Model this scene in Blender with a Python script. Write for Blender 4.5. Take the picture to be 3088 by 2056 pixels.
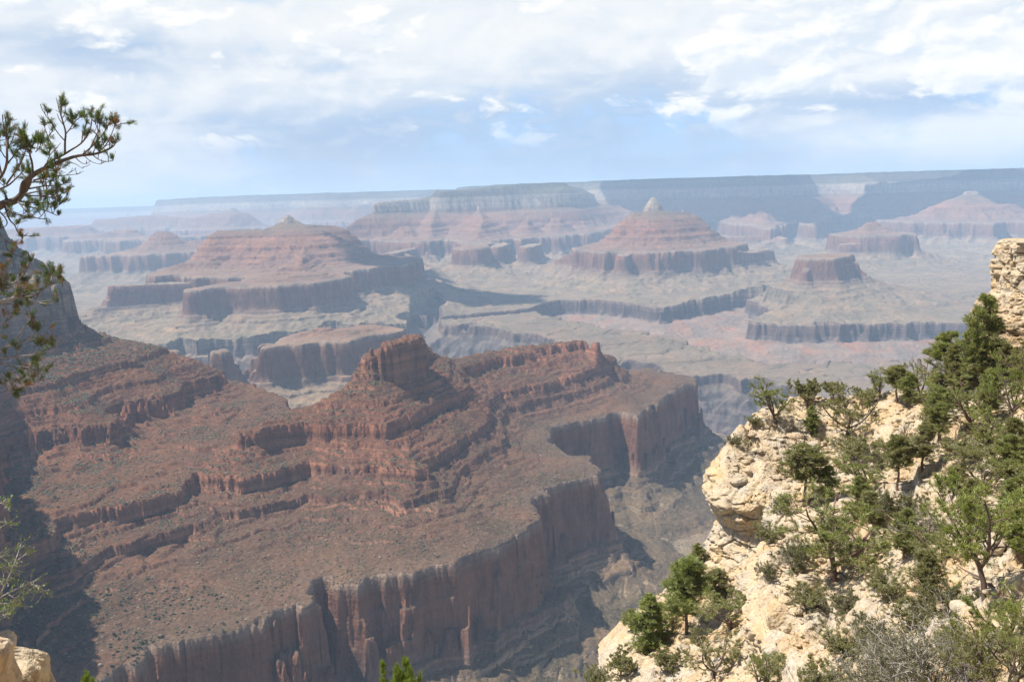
import bpy, bmesh, math, random
import numpy as np
from mathutils import Matrix, Vector

for o in list(bpy.data.objects):
    bpy.data.objects.remove(o)
SC = bpy.context.scene
COL = SC.collection
rad = math.radians

# ------------------------------------------------------------------ camera
FPX = 826.0                      # focal length in pixels of a 1024 px wide frame
PITCH, ROLL = 9.75, -1.7
cam_d = bpy.data.cameras.new('camera')
cam = bpy.data.objects.new('camera', cam_d)
COL.objects.link(cam)
cam_d.sensor_width = 36.0
cam_d.lens = FPX * 36.0 / 1024.0
cam_d.clip_start = 0.2
cam_d.clip_end = 120000.0
CAMR = Matrix.Rotation(rad(90 - PITCH), 3, 'X') @ Matrix.Rotation(rad(ROLL), 3, 'Z')
cam.matrix_world = CAMR.to_4x4()
SC.camera = cam
CR = np.array(CAMR)

# ------------------------------------------------------------------ sun, sky, exposure
SUN_AZ, SUN_EL = -86.0, 60.0     # azimuth clockwise from the view direction (+Y)
sun_d = bpy.data.lights.new('sun', 'SUN')
sun_d.energy = 5.0
sun_d.angle = rad(0.5)
sun_d.color = (1.0, 0.95, 0.88)
sun = bpy.data.objects.new('sun', sun_d)
COL.objects.link(sun)
_dir = Vector((math.sin(rad(SUN_AZ)) * math.cos(rad(SUN_EL)), math.cos(rad(SUN_AZ)) * math.cos(rad(SUN_EL)), math.sin(rad(SUN_EL))))
sun.rotation_euler = (-_dir).to_track_quat('-Z', 'Y').to_euler()
SC.view_settings.view_transform = 'Standard'
SC.view_settings.look = 'None'
SC.view_settings.exposure = 0.85
SC.view_settings.gamma = 1.0
SC.cycles.volume_bounces = 2


class NT:
    """small helper for node trees"""
    def __init__(self, tree):
        self.t = tree
        self.n = tree.nodes
        self.n.clear()

    def add(self, typ, **kw):
        n = self.n.new(typ)
        for k, v in kw.items():
            setattr(n, k, v)
        return n

    def link(self, a, b):
        self.t.links.new(a, b)

    def put(self, sock, v):
        if hasattr(v, 'is_output') or isinstance(v, bpy.types.NodeSocket):
            self.link(v, sock)
        else:
            sock.default_value = v

    def math(self, op, a, b=0.0, c=None, clamp=False):
        n = self.add('ShaderNodeMath', operation=op)
        n.use_clamp = clamp
        self.put(n.inputs[0], a)
        self.put(n.inputs[1], b)
        if c is not None:
            self.put(n.inputs[2], c)
        return n.outputs[0]

    def maprange(self, v, a, b, c=0.0, d=1.0, smooth=False):
        n = self.add('ShaderNodeMapRange')
        if smooth:
            n.interpolation_type = 'SMOOTHSTEP'
        self.put(n.inputs['Value'], v)
        for k, x in zip(('From Min', 'From Max', 'To Min', 'To Max'), (a, b, c, d)):
            self.put(n.inputs[k], x)
        return n.outputs[0]

    def noise(self, vec, scale, detail=4.0, rough=0.55, dist=0.0):
        n = self.add('ShaderNodeTexNoise')
        self.put(n.inputs['Vector'], vec)
        n.inputs['Scale'].default_value = scale
        n.inputs['Detail'].default_value = detail
        n.inputs['Roughness'].default_value = rough
        n.inputs['Distortion'].default_value = dist
        return n.outputs[0]

    def vmul(self, vec, xyz):
        n = self.add('ShaderNodeVectorMath', operation='MULTIPLY')
        self.put(n.inputs[0], vec)
        n.inputs[1].default_value = xyz
        return n.outputs[0]

    def vadd(self, vec, xyz):
        n = self.add('ShaderNodeVectorMath', operation='ADD')
        self.put(n.inputs[0], vec)
        self.put(n.inputs[1], xyz)
        return n.outputs[0]

    def mix(self, f, a, b, blend='MIX'):
        n = self.add('ShaderNodeMix', data_type='RGBA', blend_type=blend)
        self.put(n.inputs[0], f)
        for k, c in ((6, a), (7, b)):
            if isinstance(c, (int, float)):
                c = (c, c, c)
            self.put(n.inputs[k], c if not isinstance(c, tuple) else (*c, 1.0))
        return n.outputs[2]

    def ramp(self, f, stops, interp='LINEAR'):
        n = self.add('ShaderNodeValToRGB')
        cr = n.color_ramp
        cr.interpolation = interp
        while len(cr.elements) < len(stops):
            cr.elements.new(0.5)
        for e, (p, c) in zip(cr.elements, stops):
            e.position = p
            e.color = (*c, 1.0) if len(c) == 3 else c
        self.put(n.inputs[0], f)
        return n.outputs[0]


_k = 1.02
CLOUD_WHITE = tuple(c * _k for c in (5.5, 5.6, 5.65))
CLOUD_SHADE = tuple(c * _k for c in (2.55, 3.4, 4.65))
CLOUD_LIT = tuple(c * _k for c in (6.6, 6.4, 6.0))
CLOUD_DARK = tuple(c * _k for c in (4.0, 4.55, 5.2))


def make_world():
    w = bpy.data.worlds.new('World')
    SC.world = w
    w.use_nodes = True
    g = NT(w.node_tree)
    out = g.add('ShaderNodeOutputWorld')
    bg = g.add('ShaderNodeBackground')
    g.link(bg.outputs[0], out.inputs[0])
    sky = g.add('ShaderNodeTexSky', sky_type='NISHITA')
    sky.sun_disc = False
    sky.sun_elevation = rad(SUN_EL)
    sky.sun_rotation = rad(SUN_AZ)
    sky.altitude = 2100
    sky.air_density = 1.0
    sky.dust_density = 0.6
    bg.inputs['Strength'].default_value = 0.09
    tc = g.add('ShaderNodeTexCoord')
    d = tc.outputs['Generated']
    sep = g.add('ShaderNodeSeparateXYZ')
    g.link(d, sep.inputs[0])
    x, y, z = sep.outputs
    el = g.math('MULTIPLY', g.math('ARCTAN2', z, g.math('SQRT', g.math('ADD', g.math('MULTIPLY', x, x), g.math('MULTIPLY', y, y)))), 180 / math.pi)
    az = g.math('MULTIPLY', g.math('ARCTAN2', x, y), 180 / math.pi)
    cmb = g.add('ShaderNodeCombineXYZ')
    g.put(cmb.inputs[0], g.math('MULTIPLY', az, 0.10))
    g.put(cmb.inputs[1], g.math('MULTIPLY', el, 0.17))
    v = cmb.outputs[0]

    def blob(a0, e0, ra, re):
        qa = g.math('DIVIDE', g.math('SUBTRACT', az, a0), ra)
        qe = g.math('DIVIDE', g.math('SUBTRACT', el, e0), re)
        r2 = g.math('ADD', g.math('MULTIPLY', qa, qa), g.math('MULTIPLY', qe, qe))
        return g.math('POWER', 2.718, g.math('MULTIPLY', r2, -1.0))

    # cumulus: domain-warped billows, lit from the upper left
    wob = g.add('ShaderNodeTexNoise'); g.put(wob.inputs['Vector'], g.vmul(v, (1.0, 1.6, 1))); wob.inputs['Scale'].default_value = 1.3; wob.inputs['Detail'].default_value = 4
    vw = g.vadd(v, g.vmul(g.vadd(wob.outputs['Color'], (-.5, -.5, -.5)), (0.5, 0.34, 0.3)))

    def billow(off):
        q = g.vadd(vw, off)
        a_ = g.noise(g.vadd(q, (3.1, 7.7, 0)), 1.0, 8.0, 0.55)
        b_ = g.noise(g.vadd(g.vmul(q, (1, 1.25, 1)), (13.7, 2.2, 0)), 2.8, 7.0, 0.56)
        return g.math('ADD', g.math('MULTIPLY', a_, 0.66), g.math('MULTIPLY', b_, 0.34))
    dn = billow((0, 0, 0))
    dn2 = billow((-0.06, 0.10, 0))
    streak = g.noise(g.vadd(g.vmul(v, (0.40, 1.9, 1)), (5.0, 1.0, 4.0)), 1.2, 7.0, 0.58, 0.5)
    cov = dn
    for (a0, e0, ra, re, k) in ((17.5, 14.6, 7.5, 1.9, -.42), (-21, 14.2, 9, 1.2, -.24), (30, 13.6, 3.5, 1.0, -.42), (24, 9.0, 9, 3.4, .16), (-4, 11.5, 20, 4.0, .14), (-28, 12, 7, 3, .05), (-20, 6, 12, 3, .05)):
        cov = g.math('ADD', cov, g.math('MULTIPLY', blob(a0, e0, ra, re), k))
    white = g.maprange(cov, 0.30, 0.53, smooth=True)
    low = g.maprange(el, 0.5, 8.5, 1.0, 0.0, smooth=True)
    # where the cloud is seen from below in shade: rain-grey belly in the middle, a bank on the left, bars on the right
    shade = g.math('ADD', g.math('MULTIPLY', g.math('SUBTRACT', streak, 0.5), 0.65), g.math('MULTIPLY', g.math('SUBTRACT', 0.5, dn), 1.5))
    shade = g.math('ADD', shade, g.math('MULTIPLY', low, 0.20))
    for (a0, e0, ra, re, k) in ((5, 3.6, 15, 3.8, .62), (-26, 9.6, 8, 1.5, .55), (29, 5.2, 9, 1.0, .50), (10, 7.6, 9, 1.0, .25), (-13, 5.0, 11, 2.6, .38), (25, 9.6, 9, 3.0, -.25), (-28, 2.0, 12, 3.5, -.10), (-4, 11.5, 18, 3.0, -.18), (28, 2.8, 8, 1.2, -.2)):
        shade = g.math('ADD', shade, g.math('MULTIPLY', blob(a0, e0, ra, re), k))
    shade = g.maprange(shade, -0.10, 0.72, smooth=True)
    relief = g.math('MULTIPLY', g.math('SUBTRACT', dn, dn2), g.math('ADD', 4.0, g.math('MULTIPLY', blob(25, 9.5, 10, 4.5), 9.0)))
    puff = g.math('SUBTRACT', 1.0, g.math('MULTIPLY', g.math('MULTIPLY', low, 0.9), g.math('SUBTRACT', 1.0, blob(25, 9.5, 10, 4.5))))
    cl = g.mix(shade, CLOUD_WHITE, CLOUD_SHADE)
    cl = g.mix(g.math('MULTIPLY', g.math('MULTIPLY', relief, 0.9, clamp=True), puff), cl, CLOUD_LIT)
    cl = g.mix(g.math('MULTIPLY', g.math('MULTIPLY', relief, -0.8, clamp=True), puff), cl, CLOUD_DARK)
    # bright heaped cumulus with firm edges in the upper right, a few more on the left
    heap = g.math('ADD', billow((4.0, 2.0, 1.0)), g.math('ADD', g.math('MULTIPLY', blob(25, 9.2, 9, 3.6), 0.16), g.math('MULTIPLY', blob(-27, 13, 7, 2.0), 0.10)))
    heap2 = g.math('ADD', billow((3.94, 2.10, 1.0)), g.math('ADD', g.math('MULTIPLY', blob(25, 9.2, 9, 3.6), 0.16), g.math('MULTIPLY', blob(-27, 13, 7, 2.0), 0.10)))
    hm = g.math('MULTIPLY', g.maprange(heap, 0.545, 0.60, smooth=True), g.maprange(el, 2.5, 5.5, smooth=True))
    hs = g.math('MULTIPLY', g.math('SUBTRACT', heap, heap2), 7.0)
    hc = g.mix(g.maprange(hs, -0.5, 0.45, smooth=True), tuple(c * _k for c in (4.7, 5.1, 5.55)), CLOUD_LIT)
    cl = g.mix(hm, cl, hc)
    white = g.math('MAXIMUM', white, hm)
    skyc = g.mix(0.55, sky.outputs[0], (2.0, 3.9, 7.0))
    veil = g.math('MAXIMUM', white, g.math('MULTIPLY', low, 0.94))
    # behind the camera and overhead the same clear sky lights the place
    up = g.maprange(el, 16, 34, 0.0, 1.0, smooth=True)
    final = g.mix(up, g.mix(veil, skyc, cl), sky.outputs[0])
    g.link(final, bg.inputs['Color'])


make_world()


# ------------------------------------------------------------------ pixel rays -> places on the map
def ray(x, y, scale=3088.0):
    """world direction through a pixel of the photograph (width = scale)"""
    k = 1024.0 / scale
    x, y = x * k, y * k
    v = CR @ np.array([(x - 512) / FPX, -(y - 340.5) / FPX, -1.0])
    return v


def at_z(x, y, z, scale=3088.0):
    v = ray(x, y, scale)
    t = z / v[2]
    return v * t


def at_y(x, y, Y, scale=2355.0):
    v = ray(x, y, scale)
    return v * (Y / v[1])


# ------------------------------------------------------------------ noise
_rng = np.random.RandomState(7)
_PERM = _rng.permutation(256).astype(np.int32)
_PERM = np.concatenate([_PERM, _PERM])
_ang = _rng.rand(256) * 2 * np.pi
_GX = np.cos(_ang).astype(np.float32)
_GY = np.sin(_ang).astype(np.float32)


def perlin(x, y, seed=0):
    xf = np.floor(x); yf = np.floor(y)
    xi = xf.astype(np.int32); yi = yf.astype(np.int32)
    fx = (x - xf).astype(np.float32); fy = (y - yf).astype(np.float32)
    u = fx * fx * fx * (fx * (fx * 6 - 15) + 10)
    w = fy * fy * fy * (fy * (fy * 6 - 15) + 10)
    s = seed * 37 % 256
    a0 = _PERM[(xi + s) & 255]; a1 = _PERM[(xi + 1 + s) & 255]
    def g(a, yy, dx, dy):
        h = _PERM[a + (yy & 255)]
        return _GX[h] * dx + _GY[h] * dy
    n00 = g(a0, yi, fx, fy); n10 = g(a1, yi, fx - 1, fy)
    n01 = g(a0, yi + 1, fx, fy - 1); n11 = g(a1, yi + 1, fx - 1, fy - 1)
    a = n00 + u * (n10 - n00); b = n01 + u * (n11 - n01)
    return (a + w * (b - a)) * 1.5


def fbm(x, y, wl, octv=3, seed=0, gain=0.5):
    r = 0.0; amp = 1.0
    for i in range(octv):
        r = r + amp * perlin(x / wl, y / wl, seed + i * 3)
        wl *= 0.5; amp *= gain
    return r


def smooth(a, b, x):
    t = np.clip((x - a) / (b - a), 0, 1)
    return t * t * (3 - 2 * t)


# ------------------------------------------------------------------ the rock layers: one stair profile for the whole canyon
PROFILE = [(-900, 12), (-30, 4), (0, 0), (8, -6), (22, -60), (34, -68), (42, -92), (60, -100), (66, -116), (125, -182), (132, -192), (146, -306),
           (152, -312), (196, -342), (197.5, -349), (250, -374), (280, -390), (281.5, -406), (300, -414), (301, -420), (330, -436), (331.5, -446), (360, -462),
           (367, -470), (370, -497), (385, -505), (386, -512), (424, -529), (430, -533), (432.5, -556), (446, -562), (447, -568), (476, -577), (478, -592), (486, -594), (487, -600), (520, -606),
           (521, -612), (560, -618), (561, -622), (640, -631), (656, -634), (660, -642), (663, -690), (667, -695), (670, -742), (673, -746), (677, -786),
           (692, -793), (695, -812), (712, -820), (714, -830), (742, -842), (744, -852), (785, -866), (788, -873), (880, -905), (884, -911), (1000, -938), (1400, -972),
           (1404, -979), (1412, -1018), (1440, -1036), (1500, -1085), (1700, -1290), (1800, -1390), (2500, -1400)]
# the same stair where the red ledges stand taller, on the near left slope
PROFILE_TALL = [q for q in PROFILE if q[0] < 366 or q[0] > 490] + [(367, -468), (370.5, -516), (385, -520), (386, -524), (424, -532), (430, -535), (433, -566), (446, -570), (447, -574), (476, -580), (478, -600), (486, -602), (487, -605)]
PROFILE_TALL.sort()
TU = np.array([p[0] for p in PROFILE_TALL], float)
TS = np.array([p[1] for p in PROFILE_TALL], float)
PU = np.array([p[0] for p in PROFILE], float)
PS = np.array([p[1] for p in PROFILE], float)
SM = [(-900, 12), (0, 0), (66, -116), (130, -190), (150, -310), (282, -394), (370, -476), (430, -540), (540, -604), (656, -634), (676, -786), (785, -852), (1000, -938), (1400, -972), (1420, -1022), (1500, -1085), (1700, -1290), (1800, -1390), (2500, -1400)]
SU = np.array([p[0] for p in SM], float)
SS = np.array([p[1] for p in SM], float)


def prof(u, ledge):
    a = np.interp(u, PU, PS); b = np.interp(u, SU, SS)
    return b + (a - b) * ledge


def prof_inv(s):
    return np.interp(-s, -PS, PU)


def dip(Y):
    return np.interp(Y, [0, 4500, 5050, 6200, 9000, 11000, 12500, 14500, 20000, 26000, 40000], [0, 0, 105, 160, 168, 190, 222, 250, 250, 120, 60])


def seg_field(X, Y, pts, k, r=0.0, closed=False):
    """pts: (x, y, u0); min over segments of u0 + k*max(0, distance - r)"""
    best = None
    n = len(pts)
    if n == 1:
        pts = [pts[0], (pts[0][0] + 1.0, pts[0][1], pts[0][2])]; n = 2
    for i in range(n if closed else n - 1):
        (x0, y0, a), (x1, y1, b) = pts[i], pts[(i + 1) % n]
        dx, dy = x1 - x0, y1 - y0
        t = np.clip(((X - x0) * dx + (Y - y0) * dy) / (dx * dx + dy * dy + 1e-9), 0, 1)
        d = np.sqrt((X - x0 - t * dx) ** 2 + (Y - y0 - t * dy) ** 2)
        e = np.maximum(0, d - r)
        f = a + (b - a) * t + (k * e if not isinstance(k, tuple) else k[0] * np.minimum(e, k[1]) + k[2] * np.maximum(e - k[1], 0))
        best = f if best is None else np.minimum(best, f)
    return best


def poly_sdf(X, Y, poly):
    """signed distance to a closed polygon, positive outside"""
    P = np.asarray(poly, float)
    d2 = np.full(X.shape, 1e18)
    inside = np.zeros(X.shape, bool)
    n = len(P)
    for i in range(n):
        x0, y0 = P[i]; x1, y1 = P[(i + 1) % n]
        dx, dy = x1 - x0, y1 - y0
        t = np.clip(((X - x0) * dx + (Y - y0) * dy) / (dx * dx + dy * dy + 1e-9), 0, 1)
        d2 = np.minimum(d2, (X - x0 - t * dx) ** 2 + (Y - y0 - t * dy) ** 2)
        if abs(dy) > 1e-9:
            c = ((Y >= min(y0, y1)) & (Y < max(y0, y1)))
            xi = x0 + (Y - y0) * dx / dy
            inside ^= c & (X < xi)
    d = np.sqrt(d2)
    return np.where(inside, -d, d)


def worley(x, y, seed=0):
    """cell noise: distance to the border between cells and one random number per cell"""
    xi = np.floor(x).astype(np.int32); yi = np.floor(y).astype(np.int32)
    f1 = np.full(x.shape, 9.0); f2 = np.full(x.shape, 9.0); rid = np.zeros(x.shape)
    for dx in (-1, 0, 1):
        for dy in (-1, 0, 1):
            h = _PERM[_PERM[(xi + dx + seed * 17) & 255] + ((yi + dy) & 255)]
            h2 = _PERM[h + 57]; h3 = _PERM[h + 131]
            d = np.hypot(xi + dx + h / 255.0 - x, yi + dy + h2 / 255.0 - y)
            n = d < f1
            f2 = np.where(n, f1, np.minimum(f2, d)); rid = np.where(n, h3 / 255.0, rid); f1 = np.where(n, d, f1)
    return f2 - f1, rid


# ------------------------------------------------------------------ near red ridge: nested rims traced where the photograph shows them
def z2(x, y): return (x / 2.2864, 900 + y / 2.2864)
def z3(x, y): return (x / 2.2864, 1400 + y / 2.2864)
def z5(x, y): return (900 + x / 1.9625, 950 + y / 1.9625)
def z6(x, y): return (850 + x / 2.048, 1400 + y / 2.048)
def trace(f, pts, z): return [tuple(at_z(*f(*p), z)[:2]) for p in pts]


RW = [(-2600, -400), (-640, -400), (-640, 500), (-585, 800)]
RW += trace(z3, [(620, 1480), (780, 1430), (930, 1370), (960, 1320), (1060, 1230), (1190, 1180), (1280, 1200), (1420, 1180), (1600, 1140), (1850, 1080), (2030, 1040), (2100, 960), (2130, 850), (2130, 790), (2200, 760)], -634)
RW += trace(z6, [(268, 690), (285, 720), (330, 725), (470, 745), (520, 690), (640, 705), (750, 680), (900, 640), (1050, 605), (1200, 545), (1330, 485), (1440, 425), (1600, 350), (1612, 338), (1575, 280), (1550, 212), (1600, 172), (1750, 112), (1960, 62), (1978, 32), (1920, 5)], -634)
RW += trace(z5, [(1730, 835), (1590, 822), (1560, 775), (1470, 742), (1482, 690), (1505, 650), (1700, 620), (1900, 572), (2000, 592), (2050, 560), (2130, 500), (2230, 440), (2345, 402)], -634)
_e = RW[-1]
RW += [(_e[0] + 10, _e[1] + 110), (500, 3010), (330, 2960), (150, 2850), (-20, 2740), (-200, 2620), (-330, 2470), (-420, 2290), (-480, 2170), (-540, 2220), (-660, 2440), (-840, 2600), (-1100, 2720), (-2600, 2820)]

C1 = [(-2600, -300), (-720, -300), (-710, 500), (-680, 800), (-690, 1000)]
C1 += trace(z3, [(-300, 900), (0, 640), (200, 545), (330, 500), (385, 420), (375, 385), (600, 325), (860, 260), (1060, 215), (1235, 180)], -533)
C1 += trace(z2, [(1350, 1190), (1500, 1215), (1640, 1228), (1800, 1200)], -533)
C1 += trace(z5, [(60, 850), (180, 885), (400, 880), (560, 888), (690, 912), (740, 900), (785, 868), (845, 800), (960, 730), (1080, 660), (1120, 610), (1125, 520), (1140, 480), (1200, 440), (1350, 420), (1500, 385), (1640, 352), (1790, 292), (1868, 268)], -533)
_e = C1[-1]
C1 += [(_e[0] + 10, _e[1] + 60), (_e[0] - 120, _e[1] + 170), (150, 2720), (-20, 2620), (-180, 2500), (-300, 2340), (-370, 2160), (-420, 2010), (-520, 2030), (-660, 2300), (-800, 2480), (-1050, 2600), (-2600, 2700)]

C2R = trace(z2, [(1650, 938), (1760, 918), (1900, 893), (2050, 872)], -472) + trace(z5, [(0, 645), (100, 655), (350, 655), (520, 660), (650, 600), (800, 520), (950, 460), (992, 440), (980, 350), (1000, 318), (1180, 260), (1350, 226), (1600, 172), (1700, 160), (1775, 180)], -472)
_e = C2R[-1]
C2R += [(_e[0] + 5, _e[1] + 40), (_e[0] - 70, _e[1] + 90), (60, 2630), (-40, 2560), (-150, 2460), (-250, 2330), (-330, 2160), (-390, 1990), (-450, 1900), (-520, 1840)]
C2L = [(-2600, -200), (-760, -200), (-750, 500), (-735, 800), (-750, 1080), (-840, 1280)]
C2L += trace(z2, [(-150, 1010), (0, 960), (200, 905), (400, 885), (600, 875), (735, 865), (760, 770), (850, 720), (960, 690), (1180, 670), (1240, 620), (1300, 580), (1520, 528)], -472)
_e = C2L[-1]
C2L += [(_e[0] + 5, _e[1] + 35), (_e[0] - 70, _e[1] + 120), (-960, 2470), (-1150, 2560), (-2600, 2640)]

CB = [(-2600, -100), (-800, -100), (-790, 400), (-790, 800), (-810, 1050), (-930, 1300), (-1100, 1520), (-1200, 1740)]
CB += trace(z2, [(0, 322), (150, 290), (330, 262), (440, 250), (525, 228)], -316)
_e = CB[-1]
CB += [(_e[0] + 2, _e[1] + 30), (_e[0] - 60, _e[1] + 110), (-1350, 2400), (-2600, 2500)]

BLK_Z = -392
BLK = trace(z5, [(350, 348), (440, 348), (540, 325), (620, 305), (690, 285), (758, 222)], BLK_Z)
BLK = BLK + [(BLK[-1][0] - 8, BLK[-1][1] + 70), (BLK[-1][0] - 62, BLK[-1][1] + 60), (BLK[0][0] - 4, BLK[0][1] + 75)]
BLU = trace(z5, [(478, 240), (560, 235), (640, 215), (700, 200), (742, 190)], -350)
BLU = BLU + [(BLU[-1][0] + 2, BLU[-1][1] + 42), (BLU[-1][0] - 40, BLU[-1][1] + 58), (BLU[0][0] - 6, BLU[0][1] + 50)]


class Lookup:
    """a map-aligned grid of the near ridge, sampled bilinearly"""
    def __init__(s, x0, x1, y0, y1, st):
        s.x0, s.y0, s.st = x0, y0, st
        s.nx = int((x1 - x0) / st) + 1
        s.ny = int((y1 - y0) / st) + 1
        s.X, s.Y = np.meshgrid(x0 + np.arange(s.nx) * st, y0 + np.arange(s.ny) * st)

    def sample(s, F, X, Y):
        fx = np.clip((X - s.x0) / s.st, 0, s.nx - 1.001)
        fy = np.clip((Y - s.y0) / s.st, 0, s.ny - 1.001)
        i = fx.astype(np.int32); j = fy.astype(np.int32)
        fx = fx - i; fy = fy - j
        return (F[j, i] * (1 - fx) + F[j, i + 1] * fx) * (1 - fy) + (F[j + 1, i] * (1 - fx) + F[j + 1, i + 1] * fx) * fy


LK = Lookup(-2300, 1900, -300, 3700, 6.0)


def ridge_u():
    X, Y = LK.X, LK.Y
    wx = X + 7 * perlin(X / 60, Y / 60, 61) + 4 * perlin(X / 24, Y / 24, 62)
    wy = Y + 7 * perlin(X / 60, Y / 60, 63) + 4 * perlin(X / 24, Y / 24, 64)
    d0 = poly_sdf(wx, wy, RW); d1 = poly_sdf(wx, wy, C1)
    d2 = np.minimum(poly_sdf(wx, wy, C2R), poly_sdf(wx, wy, C2L)); d3 = poly_sdf(wx, wy, CB)
    U0, U1, U2, U3 = 657.0, 430.0, 367.0, 150.0
    u = U0 + np.maximum(d0, 0)
    def band(u, dA, uA, dB, uB):
        m = (dA <= 0) & (dB > 0)
        t = -dA / (-dA + dB + 1e-6)
        return np.where(m, uA + (uB - uA) * t, u)
    u = band(u, d0, U0, d1, U1)
    u = band(u, d1, U1, d2, U2)
    u = np.where((d2 <= 0) & (d3 > 0), U2 + (U3 - U2) * np.clip(-d2 / (-d2 + d3 + 1e-6), 0, 1), u)
    u = np.where(d3 <= 0, U3 + d3 * 0.95, u)
    # debris cone under the red block, only on top of the cliff it stands on
    db = np.maximum(poly_sdf(X, Y, BLK), 0)
    dr = poly_sdf(wx, wy, C2R)
    cone = U2 + (270 - U2) * np.clip(-dr / (-dr + db + 1e-6), 0, 1)
    u = np.where(dr <= 0, np.minimum(u, cone), u)
    return u


RIDGE = ridge_u()
BLK_D = poly_sdf(LK.X, LK.Y, BLK)
BLU_D = poly_sdf(LK.X, LK.Y, BLU)
LKB = Lookup(-500, -60, 1700, 2320, 2.0)
_wx = LKB.X + 3.0 * perlin(LKB.X / 7, LKB.Y / 7, 73) + 6.0 * perlin(LKB.X / 14, LKB.Y / 14, 71); _wy = LKB.Y + 3.0 * perlin(LKB.X / 7, LKB.Y / 7, 74) + 6.0 * perlin(LKB.X / 14, LKB.Y / 14, 72)
BLK_D = poly_sdf(_wx, _wy, BLK)
BLU_D = poly_sdf(_wx, _wy, BLU)
def in_block_area(X, Y): return (X > -490) & (X < -70) & (Y > 1710) & (Y < 2310)

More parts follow.
